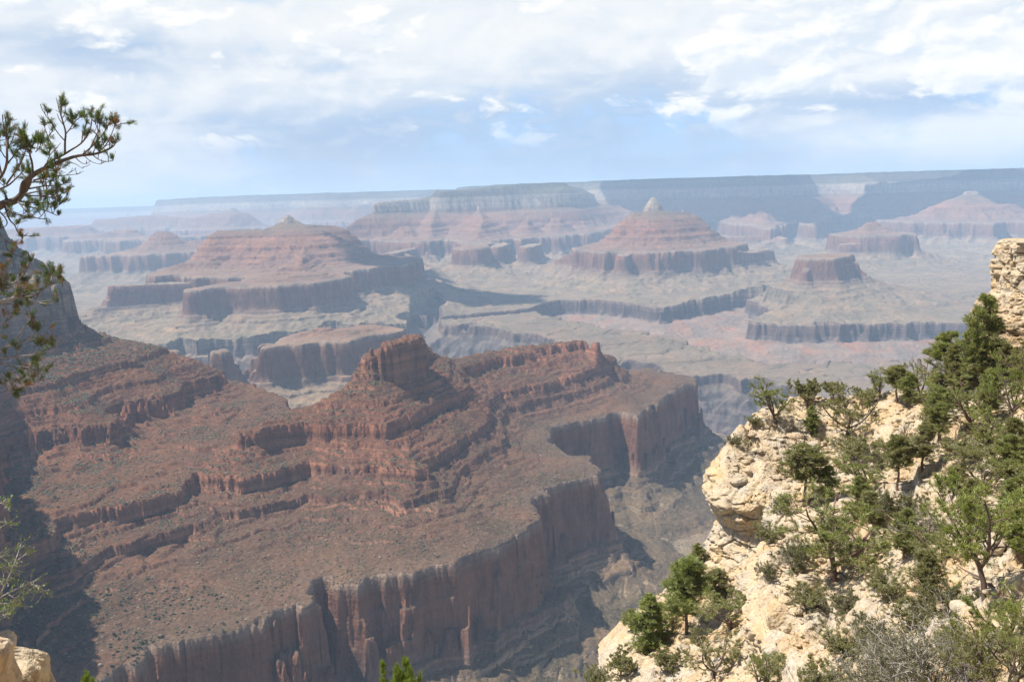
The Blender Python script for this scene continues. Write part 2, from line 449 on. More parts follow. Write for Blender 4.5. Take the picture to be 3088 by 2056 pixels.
# ------------------------------------------------------------------ far landforms: crest lines (photo column, photo row, distance) with their own height
# name, label, list of (crest points, flat half width, falloff)
FAR = [
 ('mesa', 'long grey-topped red wall promontory just behind the saddle of the near ridge', [
   ([(-200, 745, 3500), (150, 770, 3560), (420, 818, 3640), (540, 802, 3700), (640, 792, 3800), (770, 760, 3980), (848, 750, 4120)], 55, 1.0),
   ([(690, 768, 3960), (745, 748, 4010), (790, 760, 4050)], 0, 0.9)]),
 ('butte', 'broad tiered butte with a small pale pointed summit, left of centre', [
   ([(640, 502, 6800), (662, 487, 6800), (690, 505, 6800)], 0, 0.55),
   ([(505, 530, 6700), (600, 528, 6700), (700, 516, 6850), (775, 520, 7000)], 25, 1.05),
   ([(395, 612, 6250), (480, 598, 6300), (560, 572, 6500)], 15, 1.0),
   ([(185, 722, 5600), (262, 655, 5750), (420, 648, 5900), (600, 640, 6100)], 40, 1.0),
   ([(445, 665, 5330), (520, 652, 5480), (640, 640, 5560), (720, 630, 5650), (745, 628, 5720)], 50, 1.0),
   ([(640, 618, 5800), (690, 608, 5850), (700, 560, 6500)], 10, 0.8),
   ([(775, 545, 7100), (850, 590, 7300), (868, 598, 7350)], 60, 1.0)]),
 ('butte', 'low blue-hazed butte with a dark knob on top, behind the left cliff', [
   ([(372, 532, 9300), (378, 532, 9300)], 50, 0.8),
   ([(345, 562, 9100), (480, 552, 9500)], 60, 0.8),
   ([(205, 592, 8800), (320, 580, 9000), (470, 560, 9400)], 70, 0.9)]),
 ('butte', 'flat-topped pale blue butte at the far left, above the left cliff', [
   ([(-60, 530, 14000), (105, 522, 14000), (178, 519, 14200)], 200, 1.0),
   ([(205, 540, 12500), (290, 528, 12600)], 120, 1.0)]),
 ('mesa', 'hazy blue stepped mesa with a pale outcrop, under the distant rim on the left', [
   ([(250, 505, 17000), (345, 495, 17000), (440, 500, 17000)], 250, 1.0),
   ([(450, 500, 15500), (535, 478, 15500), (560, 490, 15500)], 60, 0.9),
   ([(280, 548, 12000), (440, 540, 12500), (520, 535, 13000)], 150, 1.0)]),
 ('plateau', 'faintest pale blue plateau on the left horizon', [
   ([(-500, 500, 31000), (80, 489, 31000), (380, 473, 31000), (500, 468, 31500)], 1500, 1.0)]),
 ('plateau', 'long level blue plateau across the left of the horizon', [
   ([(392, 467, 21500), (560, 456, 21000), (760, 444, 20500), (960, 434, 20500), (1100, 428, 21500)], 300, 1.0),
   ([(700, 447, 23000), (1200, 424, 23500), (1500, 412, 24000)], 2600, 1.0),
   ([(820, 470, 18800), (900, 460, 19500)], 80, 1.0)]),
 ('mesa', 'great forested flat-topped mesa with pale cliffs at the centre of the skyline', [
   ([(1022, 434, 11200), (1150, 426, 11300), (1280, 420, 11600)], 130, 1.0),
   ([(1290, 420, 11900), (1350, 442, 12300), (1420, 440, 12800)], 40, 1.0),
   ([(860, 475, 10800), (935, 468, 11000), (1010, 440, 11200)], 10, 0.9),
   ([(800, 520, 10400), (860, 474, 10800)], 10, 0.9),
   ([(1100, 470, 10700), (1110, 500, 10000), (1095, 545, 9300)], 10, 0.8),
   ([(1085, 566, 8300), (1100, 562, 8900), (1150, 556, 9200)], 95, 1.0),
   ([(1210, 566, 8500), (1230, 560, 9200)], 80, 1.0),
   ([(900, 580, 9200), (960, 568, 9800)], 80, 1.0),
   ([(960, 572, 9700), (930, 520, 10300)], 60, 0.9),
   ([(1210, 505, 10300), (1200, 560, 9400)], 30, 0.9),
   ([(1265, 560, 9700), (1280, 500, 10700)], 50, 0.9),
   ([(1075, 566, 8600), (1085, 558, 9100)], 55, 1.0),
   ([(1140, 566, 8500), (1160, 558, 9100)], 70, 1.0),
   ([(1350, 560, 10200), (1330, 500, 11300)], 60, 0.9),
   ([(880, 575, 10300), (900, 530, 10700)], 70, 0.9),
   ([(1000, 480, 11000), (990, 520, 10300), (985, 560, 9500)], 15, 0.9)]),
 ('ridge', 'low tan spur with ledges running out below the central mesa', [
   ([(1180, 640, 7700), (1110, 600, 8300), (1090, 575, 8800)], 20, 0.75),
   ([(1010, 625, 8000), (960, 600, 8700), (930, 580, 9400)], 20, 0.75)]),
 ('temple_butte', 'red pyramid butte with a white rock pinnacle on its tip', [
   ([(1501, 453, 7650), (1503, 453, 7650)], 0, (0.17, 80, 0.80)),
   ([(1458, 487, 7600), (1500, 482, 7620), (1588, 488, 7750)], 6, 1.05),
   ([(1430, 514, 7500), (1500, 510, 7500), (1620, 524, 7700)], 6, 1.05),
   ([(1240, 612, 8000), (1290, 596, 7900), (1345, 571, 7650), (1430, 572, 7500), (1540, 570, 7400), (1650, 574, 7480), (1765, 576, 7650)], 60, 0.85),
   ([(1432, 584, 6950), (1442, 580, 7150), (1470, 572, 7400)], 62, 1.0),
   ([(1640, 576, 7300), (1690, 577, 7330), (1740, 580, 7480)], 60, 1.0),
   ([(1560, 574, 7250), (1560, 570, 7450)], 45, 1.0),
   ([(1105, 640, 8100), (1280, 606, 7900)], 15, 0.9)]),
 ('butte', 'sunlit flat-capped butte like an anvil on a wide tan skirt, right of centre', [
   ([(1880, 587, 6040), (1915, 584, 6110), (1950, 588, 6150)], 32, 0.55),
   ([(1852, 622, 5900), (1870, 600, 6040)], 22, 0.55),
   ([(1968, 600, 6100), (1985, 630, 6080)], 22, 0.55),
   ([(1690, 735, 5450), (1780, 705, 5560), (1850, 660, 5850)], 12, 0.5),
   ([(1890, 725, 5280), (1880, 680, 5650)], 12, 0.5),
   ([(2000, 662, 6150), (2110, 715, 6000), (2250, 730, 5900)], 30, 0.6)]),
 ('butte', 'small red pyramid butte with a square cliff base, right of the anvil butte', [
   ([(2003, 508, 8700), (2007, 508, 8700)], 4, 0.75),
   ([(1982, 535, 8650), (2030, 536, 8650)], 10, 0.95),
   ([(1945, 560, 8350), (2005, 556, 8400), (2068, 566, 8450)], 75, 1.0),
   ([(2010, 575, 8700), (2090, 560, 9600)], 60, 1.0)]),
 ('butte', 'hazy butte with a white broken crown under the right of the rim', [
   ([(2222, 440, 11000), (2245, 438, 11000)], 30, 0.6),
   ([(2150, 478, 10800), (2230, 470, 10900), (2330, 468, 11000)], 30, 0.75),
   ([(2250, 470, 10700), (2290, 540, 9800), (2345, 585, 8900)], 20, 0.9),
   ([(2120, 565, 9500), (2230, 590, 8900), (2345, 615, 8300)], 60, 1.0)]),
 ('butte', 'blue-shaded stepped spur between the pinnacle butte and the rim', [
   ([(1735, 448, 12300), (1760, 500, 11300), (1765, 545, 10300)], 40, 0.85),
   ([(1640, 545, 10500), (1780, 540, 10300), (1800, 548, 10100)], 60, 0.95),
   ([(1890, 556, 10800), (1960, 548, 11000)], 60, 1.0),
   ([(1830, 470, 12200), (1850, 520, 11200), (1870, 556, 10500)], 30, 0.85),
   ([(1560, 470, 12600), (1600, 520, 11400), (1625, 548, 10600)], 30, 0.85),
   ([(1690, 600, 9000), (1740, 570, 9600), (1770, 550, 10200)], 50, 0.9),
   ([(2080, 470, 12000), (2070, 520, 11000)], 30, 0.85)]),
 ('plateau', 'dark-forested high rim running level along the right skyline', [
   ([(1462, 411, 14600), (1600, 407, 14300), (1750, 404, 14000), (1860, 403, 14400), (1930, 401, 14200), (2040, 397, 13000), (2200, 393, 12700), (2420, 388, 12400), (2800, 378, 12000)], 60, 1.0),
   ([(1380, 414, 17500), (1900, 400, 17000), (2300, 390, 16500), (2900, 375, 16000)], 2200, 1.0),
   ([(1375, 440, 14000), (1470, 425, 14400)], 60, 0.9)]),
]
# carved drainages: (column, distance), half width, steepness, deepest u, tone of rock
CARVE = [
 ([(-300, 4700), (250, 4500), (700, 4650), (900, 4950), (1010, 5050), (1130, 4700), (1300, 4250), (1480, 3980), (1680, 3700), (1880, 3350), (2300, 3150), (2900, 3000)], 470, 1.0, 1850, 0),
 ([(1472, 4000), (1468, 4550)], 120, 1.0, 1850, 0),
 ([(1660, 3800), (1640, 4250)], 130, 1.0, 1850, 0),
 ([(1740, 3700), (1750, 4150)], 90, 1.0, 1850, 0),
 ([(1185, 4600), (1215, 4950)], 90, 1.0, 1850, 0),
 ([(1010, 5050), (965, 5600), (985, 6300), (905, 7300), (800, 8600)], 130, 0.55, 1490, 0),
 ([(700, 4700), (730, 5150)], 60, 1.0, 1700, 0),
 ([(965, 5700), (1080, 5850), (1250, 6100)], 60, 0.5, 1450, 0),
 ([(1330, 6050), (1420, 5750), (1530, 5500), (1640, 5650), (1760, 6100)], 330, 0.20, 1525, 1),
 ([(1530, 5500), (1640, 5150), (1800, 4850), (2000, 4850), (2500, 4800)], 300, 0.20, 1525, 1),
]
UT = 1398.0


def terrain(X, Y, want_label=True):
    """height, layer height, winning landform, red-basin amount"""
    Yd = Y
    D = dip(Yd)
    n_mac = fbm(X, Y, 900, 2, 11)
    n_mid = perlin(X / 260, Y / 260, 21)
    n_fin = perlin(X / 90, Y / 90, 31)
    n_flu = perlin(X / 34, Y / 34, 41)
    best = np.full(X.shape, 5000.0); lab = np.full(X.shape, -1, np.int16)
    amp = np.interp(Y, [2500, 5000, 9000, 14000], [0.3, 0.5, 0.9, 1.4])
    nz = amp * (70 * n_mac + 75 * (np.abs(n_mid) * 2 - 0.55) + 22 * n_fin) + 8 * n_flu
    far_m = Y > 2900
    if far_m.any():
        Xf, Yf, nf = X[far_m], Y[far_m], nz[far_m]
        nsp = np.abs(perlin(Xf / 380, Yf / 380, 33)) + 0.55 * np.abs(perlin(Xf / 150, Yf / 150, 34)) + 0.3 * np.abs(perlin(Xf / 70, Yf / 70, 35)) - 0.2
        nbig = 190 * perlin(Xf / 2300, Yf / 2300, 36) + 110 * perlin(Xf / 950, Yf / 950, 37) + 40 * np.abs(perlin(Xf / 380, Yf / 380, 38))
        bf = np.full(Xf.shape, 5000.0); lf = np.full(Xf.shape, -1, np.int16)
        for i, (nm, lb, lines) in enumerate(FAR):
            # skip landforms whose reach cannot matter
            f = None
            for pts, r, k in lines:
                w = []
                for (x, y, yy) in pts:
                    p = at_y(x, y, yy)
                    w.append((p[0], p[1], float(prof_inv(p[2] - dip(yy)))))
                ys = [q[1] for q in w]; xs = [q[0] for q in w]
                R = 2100 / (min(k[0], k[2]) if isinstance(k, tuple) else k) + r
                m = (Yf > min(ys) - R) & (Yf < max(ys) + R) & (Xf > min(xs) - R) & (Xf < max(xs) + R)
                if not m.any():
                    continue
                g = seg_field(Xf[m], Yf[m], w, k, r)
                u0m = min(q[2] for q in w)
                far_w = np.clip((Yf[m] - 9000) / 1500, 0, 1) * np.clip((420 - g) / 120, 0, 1)
                nl = nf[m] * (1 - far_w) + far_w * nbig[m]
                g = g + nl * np.clip((g - u0m) / np.where(Yf[m] > 9900, 120, 300), 0.0, 1.0) * np.where(Yf[m] > 9900, np.interp(g, [0, 150, 300, 480, 620, 700, 1000], [1.0, .8, .4, .4, 1, 1, .8]), np.interp(g, [300, 480, 620, 700, 1000], [.36, .45, 1, 1, .8]))
                kk = k[2] if isinstance(k, tuple) else k
                g = np.where(g > 700, 700 + (g - 700) * min(1.0, 0.55 / kk) + 85 * (nsp[m] - 0.15) * np.clip((g - 690) / 90, 0, 1), g)
                if f is None:
                    f = np.full(Xf.shape, 5000.0)
                f[m] = np.minimum(f[m], g)
            if f is not None:
                b = f < bf
                bf = np.where(b, f, bf); lf = np.where(b, i, lf)
        best[far_m] = bf; lab[far_m] = lf
    near_m = Y < 3700
    if near_m.any():
        Xn, Yn = X[near_m], Y[near_m]
        un = LK.sample(RIDGE, Xn, Yn)
        un = un + 10.0 * (np.abs(n_fin[near_m]) * 2 - 0.5) + 3.0 * n_flu[near_m] + 2.6 * perlin(Xn / 13, Yn / 13, 43) + 1.6 * perlin(Xn / 6, Yn / 6, 44)
        wall = np.clip((un - 640) / 20, 0, 1) * np.clip(0.35 + 1.5 * perlin(Xn / 160, Yn / 160, 45), 0.1, 1.3)
        e1, r1 = worley(Xn / 38 + 0.25 * n_flu[near_m], Yn / 38, 3); e2, r2 = worley(Xn / 14, Yn / 14, 4)
        un = un + wall * (14 * (np.abs(n_fin[near_m]) * 2 - 0.5) + 26 * (r1 - 0.5) + 6 * np.exp(-(e1 / 0.10) ** 2) + 4 * (r2 - 0.5))
        # broken towers and buttresses against the foot of the wall
        e3, r3 = worley(Xn / 24 + 0.3 * n_flu[near_m], Yn / 24, 11)
        tw = (un > 676) & (un < 676 + 34 * np.clip(perlin(Xn / 150, Yn / 150, 46) + 0.25, 0, 1)) & (r3 > 0.35)
        un = np.where(tw, 663 + 16 * r3 - 5 * (r2 - 0.5) + 4 * np.exp(-(e3 / 0.12) ** 2), un)
        un = un + 3.0 * (r2 - 0.5) * (un < 640) + np.clip((210 - un) / 40, 0, 1) * (16 * (r1 - 0.5) + 8 * (r2 - 0.5) + 5 * np.exp(-(e1 / 0.1) ** 2))
        b = un < best[near_m]
        t = best[near_m]; t[b] = un[b]; best[near_m] = t
        t = lab[near_m]; t[b] = 100; lab[near_m] = t
    # platform, gorge and basin
    plat = np.minimum(best, UT - 60 + 50 * n_mid)
    red = np.zeros(X.shape)
    u = plat.copy()
    for pts, W, k, umax, tone in CARVE:
        w = []
        for (x, yy) in pts:
            p = at_y(x, 600, yy)
            w.append((p[0], p[1], 0.0))
        xs = [q[0] for q in w]; ys = [q[1] for q in w]
        m = (Y > min(ys) - W - 500) & (Y < max(ys) + W + 500) & (X > min(xs) - W - 500) & (X < max(xs) + W + 500)
        if not m.any():
            continue
        d = seg_field(X[m], Y[m], w, 1.0)
        rough = 60 * (np.abs(n_mid[m]) * 2 - 0.5) + 45 * np.abs(n_fin[m]) + 14 * n_flu[m] + 40 * n_mac[m]
        g = (W - d) + rough * min(1.0, W / 220.0)
        # the platform rim is an abrupt cliff, the slopes below follow their own grade
        ch = 64.0 if tone else 14.0
        gu = UT + np.where(g > 0, ch * np.clip(g / (26.0 if tone else 14.0), 0, 1) + np.maximum(g - (26.0 if tone else 14.0), 0) * k, g)
        gu = np.minimum(gu, umax)
        # high ground around the drainage keeps its own shape
        gu = np.where(g > 0, gu, 0)
        up = u[m]
        hi = np.clip((up - 740) / 120, 0, 1)
        new = np.maximum(up, up + (gu - up) * hi * (gu > up))
        u[m] = new
        if tone:
            t = red[m]; red[m] = np.maximum(t, np.clip(g / 60, 0, 1) * (new > UT + 5))
    ledge = np.clip(0.85 + 0.42 * perlin(X / 170, Y / 170, 81) + 0.3 * perlin(X / 45, Y / 45, 82), 0.45, 1.12)
    s = prof(u, ledge)
    tall = smooth(-330, -480, X) * (Y < 2700)
    if (tall > 0).any():
        s = s + tall * ledge * (np.interp(u, TU, TS) - np.interp(u, PU, PS))
    # thin beds standing out of the slopes, patchy where scree buries them
    kb = np.interp(s, [-1000, -860, -800, -640, -625, -600, -420, -395, -320, -200, -180, -100, 0], [.06, .14, .55, .05, .30, .95, 1.0, .75, .35, .3, .7, .7, .5])
    kb = kb * np.clip(0.72 + 0.95 * perlin(X / 260, Y / 260, 83) + 0.35 * perlin(X / 60, Y / 60, 84), 0, 1)
    th = np.where(Y < 3300, 8.5, 15.0)
    ph = (s + 2.2 * perlin(X / 80, Y / 80, 85) + 1.2 * perlin(X / 25, Y / 25, 86)) / th
    fl = np.floor(ph); fr = ph - fl
    s = s + kb * th * (np.clip((fr - 0.70) / 0.18, 0, 1) - fr + 0.2)
    slope_amt = np.interp(u, [0, 20, 60, 640, 700, 900, 1400, 1440, 1700], [0.4, .5, 1, 1, 1, 0.9, 0.35, 1, 1.6])
    s = s + slope_amt * (1.6 * perlin(X / 22, Y / 22, 51) + 0.9 * perlin(X / 9, Y / 9, 52)) * np.interp(Y, [900, 5000, 12000], [1, 1.6, 3.0])
    # gullies down the long talus
    tal = np.clip((u - 700) / 80, 0, 1) * np.clip((1250 - u) / 250, 0, 1)
    s = s - tal * 5 * np.abs(perlin(X / 120, Y / 120, 53)) - tal * 1.5 * np.abs(perlin(X / 45, Y / 45, 54))
    bench = np.clip((u - 900) / 150, 0, 1) * np.clip((1400 - u) / 30, 0, 1) * np.clip((Y - 2500) / 1000, 0, 1)
    s = s + bench * ((15 + 45 * smooth(7000, 9000, Y)) * n_mac + (5 + 14 * smooth(7000, 9000, Y)) * n_mid - 4 * np.abs(n_fin) - 1.2 * np.abs(n_flu))
    # branching washes over the benches
    wsh = np.exp(-(perlin(X / 330 + 0.3 * n_fin, Y / 330, 57) / 0.055) ** 2) * 11 + np.exp(-(perlin(X / 130 + 0.2 * n_flu, Y / 130, 58) / 0.09) ** 2) * 5
    s = s - bench * wsh
    # the forest edge on the rims
    s = s + np.clip((s + 25) / 20, 0, 1) * (9 * perlin(X / 500, Y / 500, 66) + 6 * perlin(X / 170, Y / 170, 59) + 8 * np.abs(perlin(X / 60, Y / 60, 60)))
    gor = np.clip((u - 1420) / 60, 0, 1) * (1 - red)
    s = s - gor * (60 * np.abs(perlin(X / 180, Y / 180, 55)) - 18 + 22 * np.abs(perlin(X / 70, Y / 70, 56)))
    z = s + D
    m = in_block_area(X, Y)
    if m.any():
        dl = LKB.sample(BLK_D, X[m], Y[m]); du = LKB.sample(BLU_D, X[m], Y[m])
        _e, _r = worley(X[m] / 9, Y[m] / 9, 12)
        rg = 2.2 * perlin(X[m] / 11, Y[m] / 11, 91) + 5 * (_r - 0.6) - 3 * np.exp(-(_e / 0.12) ** 2)
        top = -322 + rg + 0.02 * (Y[m] - 2080)
        st = np.interp(dl, [-16, -9, -8, -4.5, -4, 0, 1.5], [-355, -358, -366, -368, -377, -380, -392]) + rg * 0.6
        up = np.interp(du, [-10, -5, -4.6, -2.2, -1.8, 0, 1.5], [0, -3, -10, -12, -20, -22, -40])
        zz = np.where(dl < 1.5, st, -9999)
        zz = np.where(du < 1.5, np.maximum(zz, top + up), zz)
        hood = np.hypot(X[m] - HOOD[0], Y[m] - HOOD[1])
        zz = np.where(hood < 6.5, np.maximum(zz, -336 - 10 * (hood / 6.5) ** 4), zz)
        mm = zz > z[m]
        t = z[m]; t[mm] = zz[mm]; z[m] = t
        t = s[m]; t[mm] = -415 + 0.4 * (zz[mm] + 350); s[m] = t
        t = lab[m]; t[mm] = 101; lab[m] = t
    lab = np.where((u > 905) & (lab != 101), -1, lab)
    return z, s, lab, red


HOOD = tuple(at_y(*[q * 2355 / 3088 for q in z5(430, 215)], 1912)[:2])

# ------------------------------------------------------------------ sampling fan: finer where the picture is finer
Q = 1.0


def fan():
    t = np.concatenate([np.linspace(-1.7, -0.74, int(150 * Q))[:-1], np.linspace(-0.74, 0.74, int(1260 * Q)), np.linspace(0.74, 0.95, int(30 * Q))[1:]])
    rows = []
    y = -200.0
    while y < 44000:
        rows.append(y)
        if y < 700: dy = 12.0
        elif y < 1000: dy = 3.5
        elif y < 2350: dy = 2.1
        elif y < 3000: dy = 3.0
        elif y < 7800: dy = 0.00125 * y
        elif y < 16000: dy = 0.0021 * y
        else: dy = 0.0045 * y
        y += dy / Q
    return t, np.array(rows)


def mesh_from(name, co, quads, attrs, mat, smooth_shade=False):
    me = bpy.data.meshes.new(name)
    me.vertices.add(len(co))
    me.vertices.foreach_set('co', np.ascontiguousarray(co, np.float32).ravel())
    n = len(quads); k = quads.shape[1]
    me.loops.add(n * k)
    me.loops.foreach_set('vertex_index', np.ascontiguousarray(quads, np.int32).ravel())
    me.polygons.add(n)
    me.polygons.foreach_set('loop_start', np.arange(0, n * k, k, dtype=np.int32))
    if smooth_shade:
        me.polygons.foreach_set('use_smooth', np.ones(n, bool))
    for an, av in attrs.items():
        a = me.attributes.new(an, 'FLOAT', 'POINT')
        a.data.foreach_set('value', np.ascontiguousarray(av, np.float32))
    me.update(calc_edges=True)
    if mat:
        me.materials.append(mat)
    o = bpy.data.objects.new(name, me)
    COL.objects.link(o)
    return o


def tag(o, label=None, cat=None, group=None, kind=None):
    if label: o['label'] = label
    if cat: o['category'] = cat
    if group: o['group'] = group
    if kind: o['kind'] = kind
    return o
# ------------------------------------------------------------------ rock material: colour by layer, slope and grain
def S(elev):          # layer height -> ramp position
    return min(1.0, max(0.0, (elev + 1450) / 1550))


def rock_material(name='layered_rock', dots=1.0, tone=1.0):
    m = bpy.data.materials.new(name)
    m.use_nodes = True
    g = NT(m.node_tree)
    out = g.add('ShaderNodeOutputMaterial')
    bs = g.add('ShaderNodeBsdfPrincipled')
    g.link(bs.outputs[0], out.inputs[0])
    bs.inputs['Roughness'].default_value = 0.95
    bs.inputs['Specular IOR Level'].default_value = 0.1
    geo = g.add('ShaderNodeNewGeometry')
    P = geo.outputs['Position']
    at = g.add('ShaderNodeAttribute', attribute_name='layer')
    ar = g.add('ShaderNodeAttribute', attribute_name='redbasin')
    s = at.outputs['Fac']
    sep = g.add('ShaderNodeSeparateXYZ'); g.link(geo.outputs['True Normal'], sep.inputs[0])
    nz = sep.outputs[2]
    big = g.noise(P, 0.0065, 6, 0.62, 0.5)
    med = g.noise(P, 0.03, 4, 0.6)
    finev = g.noise(P, 0.16, 4, 0.65)
    sw = g.math('ADD', s, g.math('MULTIPLY', g.math('SUBTRACT', med, 0.5), 22))
    f = g.maprange(sw, -1450, 100)
    cliff = g.ramp(f, [
        (S(-1400), (0.083, 0.074, 0.074)), (S(-1050), (0.102, 0.083, 0.077)), (S(-1010), (0.100, 0.072, 0.060)), (S(-968), (0.112, 0.080, 0.064)), (S(-958), (0.152, 0.112, 0.088)), (S(-900), (0.179, 0.154, 0.109)),
        (S(-820), (0.173, 0.134, 0.099)), (S(-795), (0.160, 0.106, 0.080)), (S(-770), (0.150, 0.080, 0.054)), (S(-660), (0.164, 0.082, 0.053)), (S(-646), (0.195, 0.133, 0.098)), (S(-634), (0.250, 0.203, 0.156)), (S(-622), (0.181, 0.106, 0.075)),
        (S(-480), (0.181, 0.084, 0.053)), (S(-395), (0.187, 0.094, 0.059)), (S(-316), (0.19, 0.11, 0.075)), (S(-302), (0.25, 0.205, 0.16)), (S(-185), (0.30, 0.26, 0.205)), (S(-150), (0.24, 0.205, 0.16)),
        (S(-138), (0.10, 0.092, 0.07)), (S(-108), (0.095, 0.088, 0.068)), (S(-92), (0.115, 0.105, 0.085)), (S(-30), (0.11, 0.10, 0.08)), (S(-20), (0.047, 0.051, 0.031)), (1.0, (0.035, 0.043, 0.023))])  # top cliff layers darkened, partly painting in cloud shade on the far rim
    slope = g.ramp(f, [
        (S(-1400), (0.070, 0.061, 0.058)), (S(-1060), (0.104, 0.087, 0.075)), (S(-975), (0.163, 0.126, 0.087)), (S(-940), (0.169, 0.133, 0.093)), (S(-860), (0.181, 0.141, 0.097)), (S(-800), (0.177, 0.129, 0.088)),
        (S(-770), (0.174, 0.121, 0.087)), (S(-642), (0.206, 0.162, 0.122)), (S(-633), (0.181, 0.128, 0.093)), (S(-624), (0.171, 0.107, 0.074)), (S(-590), (0.161, 0.097, 0.067)), (S(-500), (0.173, 0.093, 0.058)), (S(-400), (0.177, 0.094, 0.058)),
        (S(-385), (0.161, 0.093, 0.061)), (S(-330), (0.133, 0.097, 0.064)), (S(-290), (0.154, 0.120, 0.084)), (S(-190), (0.25, 0.215, 0.165)), (S(-158), (0.20, 0.17, 0.13)), (S(-130), (0.088, 0.084, 0.057)), (S(-75), (0.097, 0.088, 0.061)),
        (S(-15), (0.050, 0.055, 0.034)), (S(5), (0.042, 0.050, 0.029)), (1.0, (0.040, 0.050, 0.027))])
    steep = g.maprange(g.math('ADD', nz, g.math('MULTIPLY', g.math('SUBTRACT', finev, 0.5), 0.30)), 0.46, 0.72, smooth=True)
    # thin beds, alternately harder and softer
    bed = g.noise(g.vadd(g.vmul(P, (0.0016, 0.0016, 0.11)), (0, 0, 0)), 1.0, 5, 0.7, 0.0)
    massive = g.math('MULTIPLY', g.maprange(s, -800, -780), g.maprange(s, -655, -640, 1.0, 0.0))
    bedk = g.math('SUBTRACT', 1.0, g.math('MULTIPLY', massive, 0.75))
    cliff = g.mix(bedk, cliff, g.ramp(bed, [(0.28, (.52, .52, .55)), (0.5, (1, 1, 1)), (0.72, (1.42, 1.36, 1.28))]), 'MULTIPLY')
    bed2 = g.noise(g.vadd(g.vmul(P, (0.0004, 0.0004, 0.034)), (3, 1, 0)), 1.0, 4, 0.75, 0.0)
    strata = g.ramp(bed2, [(0.30, (.60, .56, .58)), (0.45, (.92, .90, .90)), (0.55, (1.08, 1.05, 1.0)), (0.70, (1.55, 1.45, 1.32))])
    cliff = g.mix(g.math('MULTIPLY', bedk, 0.75), cliff, strata, 'MULTIPLY')
    slope = g.mix(0.55, slope, strata, 'MULTIPLY')
    # water stains running down faces
    stain = g.noise(g.vmul(P, (0.024, 0.024, 0.006)), 1.0, 6, 0.62, 0.8)
    cliff = g.mix(1.0, cliff, g.ramp(stain, [(0.34, (.66, .62, .62)), (0.52, (1, 1, 1)), (0.72, (1.22, 1.18, 1.12))]), 'MULTIPLY')
    varn = g.maprange(g.noise(g.vmul(P, (0.02, 0.02, 0.009)), 1.0, 5, 0.6, 0.6), 0.52, 0.68)
    cliff = g.mix(g.math('MULTIPLY', varn, 0.62), cliff, (.055, .042, .038))
    red = ar.outputs['Fac']
    rednoise = g.noise(P, 0.0045, 5, 0.6, 0.6)
    basin = g.ramp(rednoise, [(0.3, (.20, .155, .125)), (0.50, (.215, .155, .12)), (0.60, (.25, .13, .085)), (0.66, (.235, .14, .10)), (0.76, (.205, .15, .12))])
    slope = g.mix(g.math('MULTIPLY', red, 0.85), slope, basin)
    # soil patches
    soil = g.ramp(big, [(0.30, (.66, .72, .68)), (0.47, (.95, .96, .95)), (0.55, (1.04, 1.0, .97)), (0.70, (1.32, 1.16, 1.02))])
    slope = g.mix(1.0, slope, soil, 'MULTIPLY')
    grain = g.ramp(finev, [(0.30, (.66, .66, .68)), (0.5, (1, 1, 1)), (0.70, (1.38, 1.33, 1.25))])
    slope = g.mix(1.0, slope, grain, 'MULTIPLY')
    # scattered pale blocks and dark brush, a few metres across
    vo = g.add('ShaderNodeTexVoronoi', feature='F1')
    g.put(vo.inputs['Vector'], P); vo.inputs['Scale'].default_value = 0.16
    vsep = g.add('ShaderNodeSeparateColor'); g.link(vo.outputs['Color'], vsep.inputs[0])
    isb = g.math('MULTIPLY', g.math('LESS_THAN', vo.outputs['Distance'], g.math('MULTIPLY', vsep.outputs[1], 0.42)), g.math('GREATER_THAN', vsep.outputs[0], 0.66))
    slope = g.mix(g.math('MULTIPLY', isb, 0.55 * dots), slope, g.mix(vsep.outputs[2], (.27, .19, .14), (.36, .31, .25)))
    vo2 = g.add('ShaderNodeTexVoronoi', feature='F1')
    g.put(vo2.inputs['Vector'], g.vadd(P, (31, 17, 5))); vo2.inputs['Scale'].default_value = 0.10
    v2 = g.add('ShaderNodeSeparateColor'); g.link(vo2.outputs['Color'], v2.inputs[0])
    brushy = g.maprange(g.noise(P, 0.011, 3, 0.6), 0.42, 0.62)
    veg = g.maprange(s, -1000, -900, 0.55, 1.0)
    isv = g.math('MULTIPLY', g.math('LESS_THAN', vo2.outputs['Distance'], g.math('MULTIPLY', v2.outputs[1], 0.40)), g.math('GREATER_THAN', g.math('ADD', v2.outputs[0], g.math('MULTIPLY', brushy, 0.42)), 0.70))
    slope = g.mix(g.math('MULTIPLY', g.math('MULTIPLY', isv, 0.8 * dots), veg), slope, (.075, .08, .042))
    if tone != 1.0:      # near slopes darker: partly scrub, partly painted contrast against the bright distant haze
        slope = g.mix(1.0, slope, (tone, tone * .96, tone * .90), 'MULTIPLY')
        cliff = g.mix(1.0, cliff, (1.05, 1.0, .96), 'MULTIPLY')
        cliff = g.mix(g.maprange(s, -335, -305), cliff, g.mix(1.0, cliff, (.62, .58, .56), 'MULTIPLY'))  # upper left cliff: its shade is put into the colour
    col = g.mix(steep, cliff, slope)

    g.link(col, bs.inputs['Base Color'])
    bump = g.add('ShaderNodeBump')
    bump.inputs['Strength'].default_value = 0.75
    bump.inputs['Distance'].default_value = 7.0
    chunk = g.noise(g.vmul(P, (1, 1, 0.55)), 0.055, 5, 0.62, 0.3)
    hgt = g.math('ADD', g.math('ADD', g.math('MULTIPLY', finev, 0.55), g.math('MULTIPLY', g.math('MULTIPLY', chunk, 1.6), g.math('SUBTRACT', 1.0, g.math('MULTIPLY', steep, 0.8)))), g.math('ADD', g.math('MULTIPLY', g.mix(steep, bed, 0.5), 0.6), g.math('MULTIPLY', stain, 0.5)))
    g.link(hgt, bump.inputs['Height'])
    g.link(bump.outputs[0], bs.inputs['Normal'])
    return m


